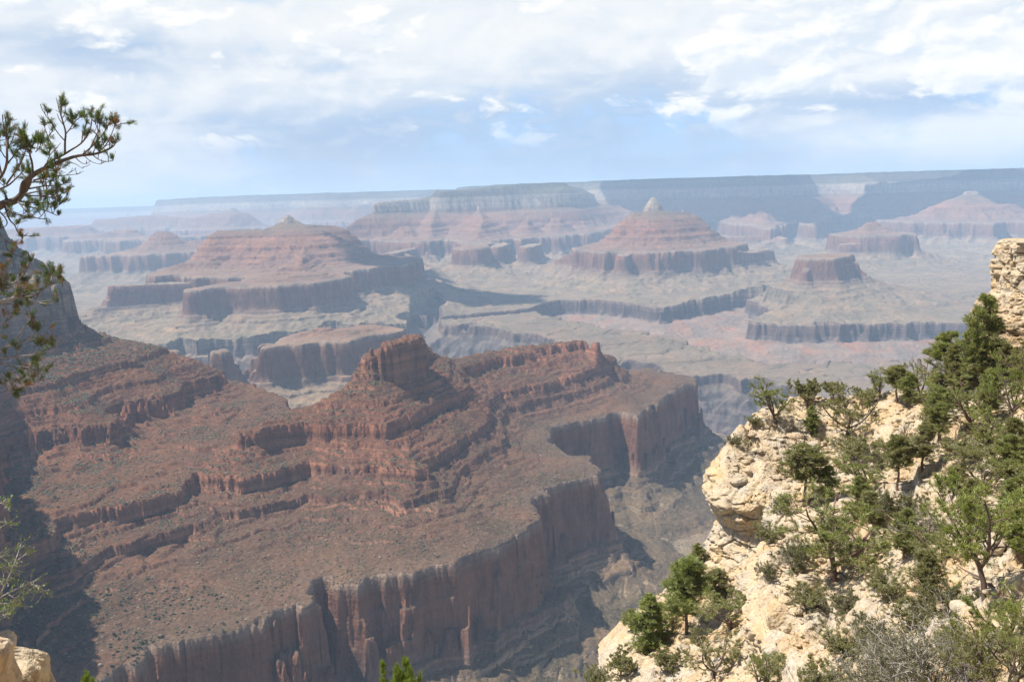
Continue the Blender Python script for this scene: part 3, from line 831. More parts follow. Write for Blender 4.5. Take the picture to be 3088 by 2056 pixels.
ROCK = rock_material()
NEAR_DARK_ROCK = rock_material('near_dark_red_rock', 1.0, 0.60)  # dark copy for the near ridge; the lighter rock stands in for distant airlight


def build_terrain():
    t, rows = fan()
    T, Yg = np.meshgrid(t, rows)
    Xg = T * (np.maximum(Yg, 0) + 420.0 * np.exp(-np.maximum(Yg, 0) / 500.0) + 60)
    shp = Xg.shape
    z = np.empty(shp); s = np.empty(shp); lab = np.empty(shp, np.int16); red = np.empty(shp)
    step = 220
    for a in range(0, shp[0], step):
        z[a:a + step], s[a:a + step], lab[a:a + step], red[a:a + step] = terrain(Xg[a:a + step], Yg[a:a + step])
    nr, nc = shp
    idx = np.arange(nr * nc, dtype=np.int32).reshape(nr, nc)
    quads = np.stack([idx[:-1, :-1], idx[:-1, 1:], idx[1:, 1:], idx[1:, :-1]], -1).reshape(-1, 4)
    fl = lab[:-1, :-1].ravel()
    co = np.stack([Xg, Yg, z], -1).reshape(-1, 3)
    sv = s.ravel(); rv = red.ravel()
    def piece(mask, name, mat=None):
        q = quads[mask]
        if not len(q):
            return None
        used, inv = np.unique(q.ravel(), return_inverse=True)
        return mesh_from(name, co[used], inv.reshape(-1, 4), {'layer': sv[used], 'redbasin': rv[used]}, mat or ROCK)
    tag(piece(fl == -1, 'canyon_floor_terrain'), 'tan and grey canyon floor benches, talus foot and dark inner gorge between the buttes', 'canyon floor', kind='structure')
    tag(piece(fl == 100, 'red_ridge_terrain', NEAR_DARK_ROCK), 'stepped red-brown ridge of ledges and scree with a sheer red lower wall, filling the middle and left', 'ridge', kind='structure')
    tag(piece(fl == 101, 'rock_butte_hill', NEAR_DARK_ROCK), 'small blocky red rock tower standing on the ridge crest', 'rock butte', kind='structure')
    for i, (nm, lb, _) in enumerate(FAR):
        o = piece(fl == i, nm + '_hill')
        if o:
            tag(o, lb, 'plateau' if nm == 'plateau' else 'mesa' if nm == 'mesa' else 'butte', kind='structure')
    return co, s, lab, Xg, Yg, z


build_terrain()


# ------------------------------------------------------------------ the air
def make_haze():
    bm = bmesh.new()
    bmesh.ops.create_cube(bm, size=1.0)
    for v in bm.verts:
        v.co = Vector((v.co.x * 110000, 22000 + v.co.y * 50000, -1560 + (v.co.z + 0.5) * 2150))
    me = bpy.data.meshes.new('haze'); bm.to_mesh(me); bm.free()
    o = bpy.data.objects.new('haze', me); COL.objects.link(o)
    tag(o, 'pale blue dry-season haze filling the canyon air', 'haze', kind='stuff')
    m = bpy.data.materials.new('haze_air'); m.use_nodes = True
    g = NT(m.node_tree)
    out = g.add('ShaderNodeOutputMaterial')
    pv = g.add('ShaderNodeVolumePrincipled')
    pv.inputs['Color'].default_value = (0.56, 0.76, 1.0, 1)
    pv.inputs['Density'].default_value = 4.9e-5
    pv.inputs['Anisotropy'].default_value = 0.0
    g.link(pv.outputs[0], out.inputs['Volume'])
    me.materials.append(m)


make_haze()


# ------------------------------------------------------------------ fair-weather clouds high above, whose shadows lie on the canyon
def make_clouds():
    m = bpy.data.materials.new('cloud_white'); m.use_nodes = True
    g = NT(m.node_tree)
    out = g.add('ShaderNodeOutputMaterial')
    d = g.add('ShaderNodeBsdfDiffuse'); d.inputs[0].default_value = (.85, .86, .88, 1)
    t = g.add('ShaderNodeBsdfTranslucent'); t.inputs[0].default_value = (.8, .84, .9, 1)
    mx = g.add('ShaderNodeMixShader'); mx.inputs[0].default_value = 0.4
    g.link(d.outputs[0], mx.inputs[1]); g.link(t.outputs[0], mx.inputs[2]); g.link(mx.outputs[0], out.inputs[0])
    for i, (x, y, Y, rx, ry, lab) in enumerate([
            (1040, 690, 6600, 620, 430, 'small white cumulus cloud high over the central canyon benches'),
            (900, 655, 7700, 520, 520, 'smallest white cumulus cloud, beside the one over the central benches'),
            (1560, 470, 13200, 1100, 900, 'leftmost white cumulus cloud of the row over the right rim'),
            (1790, 480, 12600, 1000, 1100, 'second white cumulus cloud from the left over the right rim'),
            (2030, 470, 12300, 900, 800, 'third white cumulus cloud from the left over the right rim'),
            (2260, 460, 12000, 1100, 1000, 'rightmost white cumulus cloud of the row over the right rim')]):
        q = at_y(x, y, Y)
        L = (6200 - q[2]) / _dir[2]
        c = q + np.array(_dir) * L
        bm = bmesh.new()
        bmesh.ops.create_icosphere(bm, subdivisions=5, radius=1.0)
        co = np.array([v.co for v in bm.verts])
        k = 1 + 0.30 * perlin(co[:, 0] * 1.6 + i * 9, co[:, 1] * 1.6 + co[:, 2], 201) + 0.22 * perlin(co[:, 0] * 4 + i, co[:, 1] * 4 + co[:, 2] * 3, 202) + 0.10 * perlin(co[:, 0] * 9, co[:, 1] * 9 + co[:, 2] * 7, 203)
        for v, f in zip(bm.verts, k):
            z = v.co.z * f
            v.co = Vector((v.co.x * f * rx, v.co.y * f * ry, (z if z > 0 else z * 0.3) * 0.45 * ry))
        me = bpy.data.meshes.new('cloud'); bm.to_mesh(me); bm.free()
        me.materials.append(m)
        me.polygons.foreach_set('use_smooth', [True] * len(me.polygons))
        o = bpy.data.objects.new('cloud', me); COL.objects.link(o)
        o.location = c
        tag(o, lab, 'cloud', kind='stuff')


make_clouds()
# ------------------------------------------------------------------ foreground: the limestone rim spur on the right
def P3(x, y, Y):
    return at_y(x, y, Y)


def tps(pts, X, Y, lam=0.4):
    """thin-plate surface through scattered (x, y, z)"""
    p = np.array(pts, float)
    n = len(p)
    def phi(r2):
        return 0.5 * r2 * np.log(r2 + 1e-9)
    d2 = (p[:, None, 0] - p[None, :, 0]) ** 2 + (p[:, None, 1] - p[None, :, 1]) ** 2
    A = np.zeros((n + 3, n + 3))
    A[:n, :n] = phi(d2) + lam * np.eye(n)
    A[:n, n] = 1; A[:n, n + 1:] = p[:, :2]
    A[n, :n] = 1; A[n + 1:, :n] = p[:, :2].T
    b = np.zeros(n + 3); b[:n] = p[:, 2]
    w = np.linalg.solve(A, b)
    out = w[n] + w[n + 1] * X + w[n + 2] * Y
    for i in range(n):
        out = out + w[i] * phi((X - p[i, 0]) ** 2 + (Y - p[i, 1]) ** 2)
    return out


CREST = [(2560, 800, 62), (2420, 845, 66), (2290, 858, 73), (2200, 885, 80), (2110, 908, 86), (2000, 912, 92), (1900, 916, 96), (1850, 916, 97), (1750, 948, 93), (1690, 985, 87)]
UP = [P3(*c) for c in CREST]
UP += [np.array([q[0] * 1.06 + 2, q[1] + 9, q[2] - 5.5]) for q in UP]
UP += [np.array([q[0] * 1.12 + 4, q[1] + 26, q[2] - 22]) for q in UP[:10]]
UP += [P3(*c) for c in [(1652, 1040, 82), (1665, 1078, 79), (1705, 1102, 77.5), (1780, 1095, 76), (1735, 1010, 85), (1800, 1020, 85),
    (1790, 1200, 68), (1745, 1250, 62), (1750, 1350, 55), (1770, 1440, 50), (1810, 1500, 46), (1850, 1568, 42),
    (1900, 1450, 49), (1900, 1300, 58), (1900, 1150, 70), (1900, 1020, 84), (2000, 1568, 37), (2000, 1400, 46), (2000, 1250, 56), (2000, 1100, 68), (2000, 980, 83),
    (2150, 1568, 31), (2150, 1400, 39), (2150, 1250, 48), (2150, 1100, 60), (2150, 980, 73), (2355, 1568, 24), (2355, 1400, 30), (2355, 1200, 41), (2355, 1000, 56), (2355, 900, 64),
    (2600, 1568, 18), (2600, 1300, 28), (2600, 1000, 45), (2000, 1900, 24), (2400, 1900, 17)]]
LOW = [P3(*c) for c in [(1606, 1320, 80), (1622, 1300, 79), (1700, 1305, 76), (1765, 1262, 72), (1740, 1400, 62), (1700, 1500, 56), (1760, 1568, 49), (1560, 1345, 80), (1500, 1385, 79), (1440, 1425, 77), (1405, 1470, 74),
    (1388, 1530, 69), (1384, 1600, 64), (1580, 1460, 67), (1480, 1500, 68), (1600, 1568, 57), (1480, 1568, 62), (1660, 1400, 68), (1700, 1900, 36), (1500, 1900, 42), (1390, 1900, 46)]]
for c in [(1606, 1320, 80), (1560, 1345, 80), (1500, 1385, 79), (1440, 1425, 77), (1405, 1470, 74), (1388, 1530, 69), (1384, 1600, 64), (1390, 1900, 46)]:
    q = P3(*c)
    LOW.append(np.array([q[0] - 2.0, q[1] + 3.0, q[2] - 4.0]))
    LOW.append(np.array([q[0] - 6.0, q[1] + 9, q[2] - 22]))
    LOW.append(np.array([q[0] - 12.0, q[1] + 14, q[2] - 50]))
LOW += [np.array([q[0] + 6, q[1] + 14, q[2] - 24]) for q in (P3(1700, 1305, 76), P3(1765, 1262, 72))]
RIM = [P3(*c)[:2] for c in [(1850, 916, 112), (1790, 930, 104), (1740, 950, 96), (1690, 985, 88.5), (1658, 1030, 83), (1652, 1050, 80.5), (1664, 1085, 78), (1700, 1108, 76.5), (1745, 1112, 75.5), (1782, 1105, 75), (1790, 1150, 71),
    (1786, 1205, 67), (1745, 1238, 63), (1738, 1280, 59.5), (1745, 1350, 55), (1752, 1420, 51.5), (1790, 1480, 47.5), (1830, 1568, 42.5), (1880, 1700, 36), (2000, 2000, 25)]]


def chaikin(p, n=2):
    p = np.array(p, float)
    for _ in range(n):
        a = p[:-1] * 0.75 + p[1:] * 0.25; b = p[:-1] * 0.25 + p[1:] * 0.75
        q = np.empty((len(a) * 2, p.shape[1])); q[0::2] = a; q[1::2] = b
        p = np.vstack([p[:1], q, p[-1:]])
    return p


RIM = chaikin(RIM, 2)
RIMPOLY = [tuple(p) for p in RIM] + [(60, 14), (120, 14), (120, 140), (RIM[0][0] + 20, 140)]


def fore_up(X, Y):
    z = tps(UP, X, Y)
    r = 0.38 * perlin(X / 6, Y / 6, 101) + 0.16 * perlin(X / 2.4, Y / 2.4, 102) + 0.16 * perlin(X / 0.95, Y / 0.95, 103) + 0.09 * perlin(X / 0.4, Y / 0.4, 104)
    # broken bedding steps across the slope
    st = z + 0.9 * perlin(X / 5, Y / 5, 105)
    ph = st / 1.5
    saw = (ph - np.floor(ph))
    k = np.clip(0.3 + 1.6 * perlin(X / 9, Y / 9, 106), 0, 1)
    wx = X + 0.5 * perlin(X / 1.5, Y / 1.5, 109)
    e1, r1 = worley(wx / 2.6, Y / 1.9, 5); e2, r2 = worley(wx / 1.0 + 7, Y / 0.8, 6)
    rocky = np.clip(0.45 + 1.5 * perlin(X / 8, Y / 8, 110), 0, 1)
    blk = rocky * ((r1 - 0.5) * 0.95 - 0.55 * np.exp(-(e1 / 0.07) ** 2) + (r2 - 0.5) * 0.42 - 0.22 * np.exp(-(e2 / 0.10) ** 2))
    return z + r + blk + k * 1.6 * (smooth(0.78, 0.95, saw) - saw) + 0.35 * np.clip(perlin(X / 1.7, Y / 1.7, 107) - 0.15, 0, 1)


def fore_low(X, Y):
    z = tps(LOW, X, Y)
    r = 0.4 * perlin(X / 7, Y / 7, 111) + 0.18 * perlin(X / 2.6, Y / 2.6, 112) + 0.16 * perlin(X / 1.0, Y / 1.0, 113) + 0.08 * perlin(X / 0.42, Y / 0.42, 114)
    e1, r1 = worley(X / 2.2, Y / 1.7, 7); e2, r2 = worley(X / 0.9, Y / 0.75, 8)
    rocky = np.clip(0.4 + 1.5 * perlin(X / 8, Y / 8, 118), 0, 1)
    return z + r + rocky * ((r1 - 0.5) * 0.6 - 0.35 * np.exp(-(e1 / 0.08) ** 2) + (r2 - 0.5) * 0.25 - 0.14 * np.exp(-(e2 / 0.1) ** 2)) + 0.35 * np.clip(perlin(X / 1.8, Y / 1.8, 117) - 0.15, 0, 1)


def limestone(name='limestone', gold=0.5, rubble=1.0):
    m = bpy.data.materials.new(name); m.use_nodes = True
    g = NT(m.node_tree)
    out = g.add('ShaderNodeOutputMaterial'); bs = g.add('ShaderNodeBsdfPrincipled')
    g.link(bs.outputs[0], out.inputs[0])
    bs.inputs['Roughness'].default_value = 0.9
    bs.inputs['Specular IOR Level'].default_value = 0.15
    geo = g.add('ShaderNodeNewGeometry'); P = geo.outputs['Position']
    n1 = g.noise(P, 0.16, 5, 0.6, 0.4); n2 = g.noise(P, 0.9, 5, 0.65); n3 = g.noise(P, 4.5, 4, 0.7); n4 = g.noise(g.vmul(P, (0.4, 0.4, 2.2)), 0.8, 5, 0.65)
    col = g.ramp(g.math('ADD', g.math('MULTIPLY', n1, 0.75), g.math('MULTIPLY', n4, 0.35)), [(0.34, (0.317, 0.282, 0.238)), (0.46, (0.405, 0.343, 0.255)), (0.55, (0.458, 0.374, 0.255)), (0.66, (0.414, 0.299, 0.167))])
    goldc = g.ramp(n4, [(0.3, (0.458, 0.352, 0.220)), (0.5, (0.484, 0.343, 0.185)), (0.7, (0.440, 0.273, 0.132))])
    col = g.mix(g.math('MULTIPLY', g.maprange(n1, 0.36, 0.62), gold, clamp=True), col, goldc)
    # grey weathering with lichen on old surfaces
    grey = g.maprange(g.noise(g.vadd(P, (9, 4, 2)), 0.45, 5, 0.65), 0.50, 0.68)
    col = g.mix(g.math('MULTIPLY', grey, 0.72), col, g.ramp(n3, [(0.3, (.29, .27, .25)), (0.7, (.44, .41, .35))]))
    col = g.mix(1.0, col, g.ramp(n3, [(0.30, (.62, .60, .58)), (0.5, (1, 1, 1)), (0.72, (1.12, 1.1, 1.06))]), 'MULTIPLY')
    soil = g.maprange(g.noise(g.vadd(P, (2, 8, 1)), 0.55, 6, 0.7), 0.50, 0.64)
    col = g.mix(g.math('MULTIPLY', soil, 0.75 * rubble), col, g.ramp(n3, [(0.3, (.20, .13, .08)), (0.7, (.40, .29, .18))]))
    # fine joints
    vo = g.add('ShaderNodeTexVoronoi', feature='DISTANCE_TO_EDGE')
    g.put(vo.inputs['Vector'], g.vadd(g.vmul(P, (0.5, 0.5, 0.9)), (0, 0, 0)))
    vo.inputs['Scale'].default_value = 0.75
    crack = g.maprange(g.math('ADD', vo.outputs['Distance'], g.math('MULTIPLY', g.math('SUBTRACT', n2, 0.5), 0.12)), 0.0, 0.035, 1.0, 0.0)
    col = g.mix(g.math('MULTIPLY', crack, 0.22), col, (.25, .18, .11))
    vp = g.add('ShaderNodeTexVoronoi', feature='F1'); g.put(vp.inputs['Vector'], P); vp.inputs['Scale'].default_value = 3.2
    pebble = g.maprange(vp.outputs['Distance'], 0.12, 0.5, 1.0, 0.0)
    g.link(col, bs.inputs['Base Color'])
    b = g.add('ShaderNodeBump'); b.inputs['Strength'].default_value = 0.9; b.inputs['Distance'].default_value = 0.22
    g.link(g.math('ADD', g.math('ADD', g.math('MULTIPLY', n2, 1.2), g.math('MULTIPLY', n3, 0.55)), g.math('SUBTRACT', g.math('MULTIPLY', pebble, 0.35 * rubble), g.math('MULTIPLY', crack, 0.12))), b.inputs['Height'])
    g.link(b.outputs[0], bs.inputs['Normal'])
    return m


LIME = limestone('pale_limestone', 0.45)
GOLD = limestone('golden_limestone', 1.0, 0.4)


def grid_mesh(name, X, Y, Z, keep, mat):
    nr, nc = X.shape
    idx = np.arange(nr * nc).reshape(nr, nc)
    q = np.stack([idx[:-1, :-1], idx[:-1, 1:], idx[1:, 1:], idx[1:, :-1]], -1)
    kq = (keep[:-1, :-1] & keep[:-1, 1:] & keep[1:, 1:] & keep[1:, :-1])
    q = q[kq]
    used, inv = np.unique(q.ravel(), return_inverse=True)
    co = np.stack([X, Y, Z], -1).reshape(-1, 3)[used]
    return mesh_from(name, co, inv.reshape(-1, 4), {}, mat, False)


def build_fore():
    st = 0.17
    X, Y = np.meshgrid(np.concatenate([np.arange(3, 78, st), np.arange(78, 130, 0.8)]), np.concatenate([np.arange(2, 12, 0.3), np.arange(12, 130, st)]))
    fov = (X / Y > 0.10) & ((Y > 12) | (X > 9))
    sd = poly_sdf(X, Y, RIMPOLY)
    up = fore_up(X, Y)
    # rounded lip
    up = up - 0.6 * np.clip((sd + 0.9) / 0.9, 0, 1) ** 2
    tag(grid_mesh('limestone_slope_terrain', X, Y, up, fov & (sd < 0.12), LIME), 'pale rubbly limestone hillside with pines at the right', 'hillside', kind='structure')
    lo = fore_low(X, Y)
    tag(grid_mesh('lower_limestone_terrain', X, Y, lo, fov & (sd > -6.0), LIME), 'rounded pale limestone apron below the small cliff', 'hillside', kind='structure')
    # the cliff face between the two
    seg = np.sqrt((np.diff(RIM, axis=0) ** 2).sum(1)); S_ = np.concatenate([[0], np.cumsum(seg)])
    n = int(S_[-1] / 0.11); ss = np.linspace(0, S_[-1], n)
    rx = np.interp(ss, S_, RIM[:, 0]); ry = np.interp(ss, S_, RIM[:, 1])
    tx = np.gradient(rx); ty = np.gradient(ry); L = np.hypot(tx, ty)
    # the outward side of the rim is where the polygon is not
    ox, oy = ty / L, -tx / L
    test = poly_sdf(rx[n // 2:n // 2 + 1] + ox[n // 2], ry[n // 2:n // 2 + 1] + oy[n // 2], RIMPOLY)[0]
    if test < 0: ox, oy = -ox, -oy
    kk = np.ones(41) / 41
    ox = np.convolve(np.pad(ox, 20, mode='edge'), kk, 'valid'); oy = np.convolve(np.pad(oy, 20, mode='edge'), kk, 'valid')
    zt = fore_up(rx, ry) - 0.55
    zb = fore_low(rx + 2.4 * ox, ry + 2.4 * oy) - 0.8
    zb = np.minimum(zb, zt - 0.4)
    nh = 110
    h = np.linspace(0, 1, nh)
    SS_, H = np.meshgrid(ss, h, indexing='ij')
    Z = zt[:, None] + (zb - zt)[:, None] * H
    tall = np.clip((zt - zb) / 7.0, 0.15, 1.3)[:, None]
    # horizontal beds stand in and out, vertical joints break them into blocks
    zz = Z + 0.5 * perlin(SS_ / 7, SS_ * 0 + 1.3, 121)
    bed = perlin(zz / 0.95, SS_ / 16, 122) + 0.6 * perlin(zz / 0.38, SS_ / 9, 123)
    blk = perlin(SS_ / 1.9, np.floor(zz / 1.1) * 3.7, 124)
    we, wr = worley(SS_ / 2.4, zz / 1.5, 9); we2, wr2 = worley(SS_ / 0.9, zz / 0.6, 10)
    crk = np.exp(-(perlin(SS_ / 2.3, zz / 5, 125) / 0.05) ** 2)
    # a hanging cap over a hollow, bulging again low down
    cap = np.interp(H, [0, 0.08, 0.16, 0.24, 0.32, 0.42, 0.6, 0.8, 1.0], [0.0, 0.75, 0.9, 0.55, 0.75, 0.05, 0.5, 1.1, 2.4])
    disp = cap * 1.0 * tall + (0.26 * bed + 0.20 * blk - 0.25 * crk + 0.75 * (wr - 0.5) - 0.45 * np.exp(-(we / 0.06) ** 2) + 0.28 * (wr2 - 0.5) - 0.15 * np.exp(-(we2 / 0.09) ** 2)) * np.minimum(tall, 1.0) * np.clip(H * 12, 0, 1) + 0.8 * tall * perlin(SS_ / 6, zz / 4, 126) * np.clip(H * 5, 0, 1)
    disp = disp + 0.12 * perlin(SS_ / 0.6, zz / 0.5, 127) * np.clip(H * 12, 0, 1)
    Xc = rx[:, None] + ox[:, None] * disp; Yc = ry[:, None] + oy[:, None] * disp
    tag(grid_mesh('golden_cliff_terrain', Xc, Yc, Z, np.ones(Xc.shape, bool), GOLD), 'golden weathered limestone cliff with an overhanging ledge under the pale slope', 'cliff', kind='structure')


build_fore()


def rock_body(name, rings, mat, seed=0, amp=0.5, nu=150, nv=150):
    """closed weathered rock: rings = (z, cx, cy, rx, ry)"""
    rings = np.array(rings, float)
    v = np.linspace(0, 1, nv)
    zq = rings[0, 0] + (rings[-1, 0] - rings[0, 0]) * v
    a = np.linspace(0, 2 * np.pi, nu, endpoint=False)
    order = np.argsort(rings[:, 0])
    f = lambda k: np.interp(zq, rings[order, 0], rings[order, k])
    cx, cy, rx, ry = f(1), f(2), f(3), f(4)
    A, Z = np.meshgrid(a, zq, indexing='xy')
    c, s = np.cos(A), np.sin(A)
    sq = (np.abs(c) ** 3 + np.abs(s) ** 3) ** (-1 / 3.0)
    arc = A * (rx.mean() + ry.mean()) / 2
    u1, u2 = c * 3, s * 3
    bed = perlin(Z / (1.4 * amp + .2) + 0.4 * u1, u2 * 0.25 + seed, 131 + seed) + 0.6 * perlin(Z / (.55 * amp + .08) + .2 * u2, u1 * .3 + seed, 133)
    blk = perlin(u1 * 1.6 + np.floor(Z / (1.5 * amp + .2)) * 2.3, u2 * 1.6, 137 + seed)
    und = perlin(u1 + Z / (5 * amp + 1), u2 + seed, 139)
    we, wr = worley(A * (rx.mean()) / (2.2 * amp + .15), Z / (1.5 * amp + .1), seed)
    d = amp * (0.30 * bed + 0.45 * blk + 0.95 * und + 0.9 * (wr - 0.5) - 0.5 * np.exp(-(we / 0.06) ** 2))
    X = cx[:, None] + (rx[:, None] * sq + d) * c
    Y = cy[:, None] + (ry[:, None] * sq + d) * s
    co = np.stack([X, Y, Z], -1).reshape(-1, 3)
    idx = np.arange(nu * nv).reshape(nv, nu)
    q = np.stack([idx[:-1], np.roll(idx, -1, 1)[:-1], np.roll(idx, -1, 1)[1:], idx[1:]], -1).reshape(-1, 4)
    top = len(co)
    iz = nv - 1 if zq[-1] > zq[0] else 0
    co = np.vstack([co, [[cx[iz], cy[iz], zq[iz] + 0.1]]])
    r = idx[iz]
    capq = np.stack([r, np.roll(r, -1), np.full(nu, top), np.full(nu, top)], -1)
    me = bpy.data.meshes.new(name)
    faces = [tuple(f) for f in q] + [(int(x[0]), int(x[1]), int(x[2])) for x in capq]
    me.from_pydata(co.tolist(), [], faces); me.update()
    me.materials.append(mat)
    o = bpy.data.objects.new(name, me); COL.objects.link(o)
    return o


def crag():
    rings = []
    # left profile of the crag as photographed, receding to the right outside the frame
    prof_l = [(2346, 560), (2338, 585), (2334, 610), (2325, 650), (2315, 690), (2300, 715), (2283, 738), (2284, 780), (2270, 830), (2250, 880), (2215, 960)]
    Yc = 72.0
    for x, y in prof_l:
        q = at_y(x, y, Yc)
        rx = 7.0 + 0.35 * max(0, -q[2] - 6)
        rings.append((q[2], q[0] + rx * 1.02 + 1.3, Yc + 3, rx, 5.0 + 0.2 * max(0, -q[2] - 6)))
    o = rock_body('limestone_crag_cliff', rings[::-1], LIME, 3, 0.8)
    tag(o, 'steep pale limestone crag at the right edge, rising above the pines', 'crag', kind='structure')


crag()
# ------------------------------------------------------------------ plants
def leaf_material(name, c0, c1, c2, trans=0.45):
    m = bpy.data.materials.new(name); m.use_nodes = True
    g = NT(m.node_tree)
    out = g.add('ShaderNodeOutputMaterial')
    geo = g.add('ShaderNodeNewGeometry')
    col = g.ramp(geo.outputs['Random Per Island'], [(0.0, c0), (0.5, c1), (1.0, c2)])
    d = g.add('ShaderNodeBsdfDiffuse'); t = g.add('ShaderNodeBsdfTranslucent'); mx = g.add('ShaderNodeMixShader')
    gl = g.add('ShaderNodeBsdfGlossy'); gl.inputs['Roughness'].default_value = 0.55
    g.link(col, d.inputs[0]); g.link(g.mix(1.0, col, (1.25, 1.35, 0.6), 'MULTIPLY'), t.inputs[0])
    mx.inputs[0].default_value = trans
    g.link(d.outputs[0], mx.inputs[1]); g.link(t.outputs[0], mx.inputs[2])
    m2 = g.add('ShaderNodeMixShader'); m2.inputs[0].default_value = 0.05
    g.link(mx.outputs[0], m2.inputs[1]); g.link(gl.outputs[0], m2.inputs[2])
    g.link(m2.outputs[0], out.inputs[0])
    return m


def bark_material(name, c0, c1):
    m = bpy.data.materials.new(name); m.use_nodes = True
    g = NT(m.node_tree)
    out = g.add('ShaderNodeOutputMaterial'); bs = g.add('ShaderNodeBsdfPrincipled'); g.link(bs.outputs[0], out.inputs[0])
    tc = g.add('ShaderNodeTexCoord')
    n = g.noise(g.vmul(tc.outputs['Object'], (1, 1, 0.25)), 14, 4, 0.65)
    g.link(g.ramp(n, [(0.3, c0), (0.7, c1)]), bs.inputs['Base Color'])
    bs.inputs['Roughness'].default_value = 0.95
    b = g.add('ShaderNodeBump'); b.inputs['Strength'].default_value = 0.8; b.inputs['Distance'].default_value = 0.02
    g.link(n, b.inputs['Height']); g.link(b.outputs[0], bs.inputs['Normal'])
    return m


PINYON = leaf_material('pinyon_needles', (0.121, 0.134, 0.039), (0.205, 0.225, 0.058), (0.301, 0.290, 0.086))
BRIGHT = leaf_material('bright_pine_needles', (0.117, 0.146, 0.030), (0.205, 0.239, 0.048), (0.323, 0.325, 0.077))
JUNIP = leaf_material('juniper_sprays', (0.131, 0.129, 0.046), (0.205, 0.198, 0.073), (0.313, 0.275, 0.112))
PONDER = leaf_material('ponderosa_needles', (0.112, 0.143, 0.043), (0.201, 0.232, 0.059), (0.327, 0.325, 0.086))
DRYLEAF = leaf_material('dry_brush_leaves', (0.099, 0.099, 0.040), (0.158, 0.152, 0.066), (0.224, 0.198, 0.106))
DEADN = leaf_material('dead_brown_needles', (.16, .075, .03), (.24, .12, .05), (.32, .17, .08), 0.2)
BROAD = leaf_material('small_green_leaves', (.08, .12, .03), (.14, .19, .05), (.24, .28, .10), 0.45)
BRUSH = leaf_material('slope_brush', (.035, .045, .020), (.055, .068, .028), (.085, .092, .040), 0.1)
BARK = bark_material('dark_bark', (.055, .038, .028), (.15, .105, .075))
BARKR = bark_material('reddish_bark', (.085, .05, .034), (.20, .125, .085))
GREYB = bark_material('grey_bare_twigs', (.20, .17, .15), (.36, .32, .29))


def tubes(segs, sides=5):
    """segs: list of (points Nx3, radii N) -> verts, quads"""
    V, F = [], []
    n0 = 0
    ang = np.linspace(0, 2 * np.pi, sides, endpoint=False)
    ca, sa = np.cos(ang), np.sin(ang)
    for P, R in segs:
        P = np.asarray(P, float); R = np.asarray(R, float)
        T = np.gradient(P, axis=0)
        T /= np.linalg.norm(T, axis=1, keepdims=True) + 1e-9
        ref = np.where(np.abs(T[:, 2:3]) > 0.9, np.array([[1.0, 0, 0]]), np.array([[0, 0, 1.0]]))
        A = np.cross(T, ref); A /= np.linalg.norm(A, axis=1, keepdims=True) + 1e-9
        if len(P) > 8:      # carry the frame along so thick limbs do not pinch
            for i in range(1, len(P)):
                a = A[i - 1] - T[i] * A[i - 1].dot(T[i])
                A[i] = a / (np.linalg.norm(a) + 1e-9)
        B = np.cross(T, A)
        ring = P[:, None, :] + R[:, None, None] * (ca[None, :, None] * A[:, None, :] + sa[None, :, None] * B[:, None, :])
        V.append(ring.reshape(-1, 3))
        m = len(P)
        i = np.arange(m - 1)[:, None] * sides; j = np.arange(sides)[None, :]; k = (j + 1) % sides
        F.append(np.stack([n0 + i + j, n0 + i + k, n0 + i + sides + k, n0 + i + sides + j], -1).reshape(-1, 4))
        n0 += m * sides
    return np.vstack(V), np.vstack(F)


def blades(rs, pos, direc, n, length, width, spread=1.0, up=0.0):
    """n thin leaf blades at every tip, fanned about the tip's direction"""
    N = len(pos)
    p = np.repeat(pos, n, 0); d = np.repeat(direc, n, 0)
    r = rs.normal(size=(N * n, 3))
    v = d + spread * r * 0.75; v[:, 2] += up
    v /= np.linalg.norm(v, axis=1, keepdims=True) + 1e-9
    L = length * rs.uniform(0.6, 1.25, (N * n, 1)); W = width * rs.uniform(0.7, 1.3, (N * n, 1))
    s = np.cross(v, rs.normal(size=(N * n, 3))); s /= np.linalg.norm(s, axis=1, keepdims=True) + 1e-9
    p = p + rs.normal(size=p.shape) * length * 0.25
    a = p - s * W * 0.5; b = p + s * W * 0.5; c = p + v * L + s * W * 0.25; e = p + v * L - s * W * 0.25
    V = np.stack([a, b, c, e], 1).reshape(-1, 3)
    F = np.arange(len(V)).reshape(-1, 4)
    return V, F


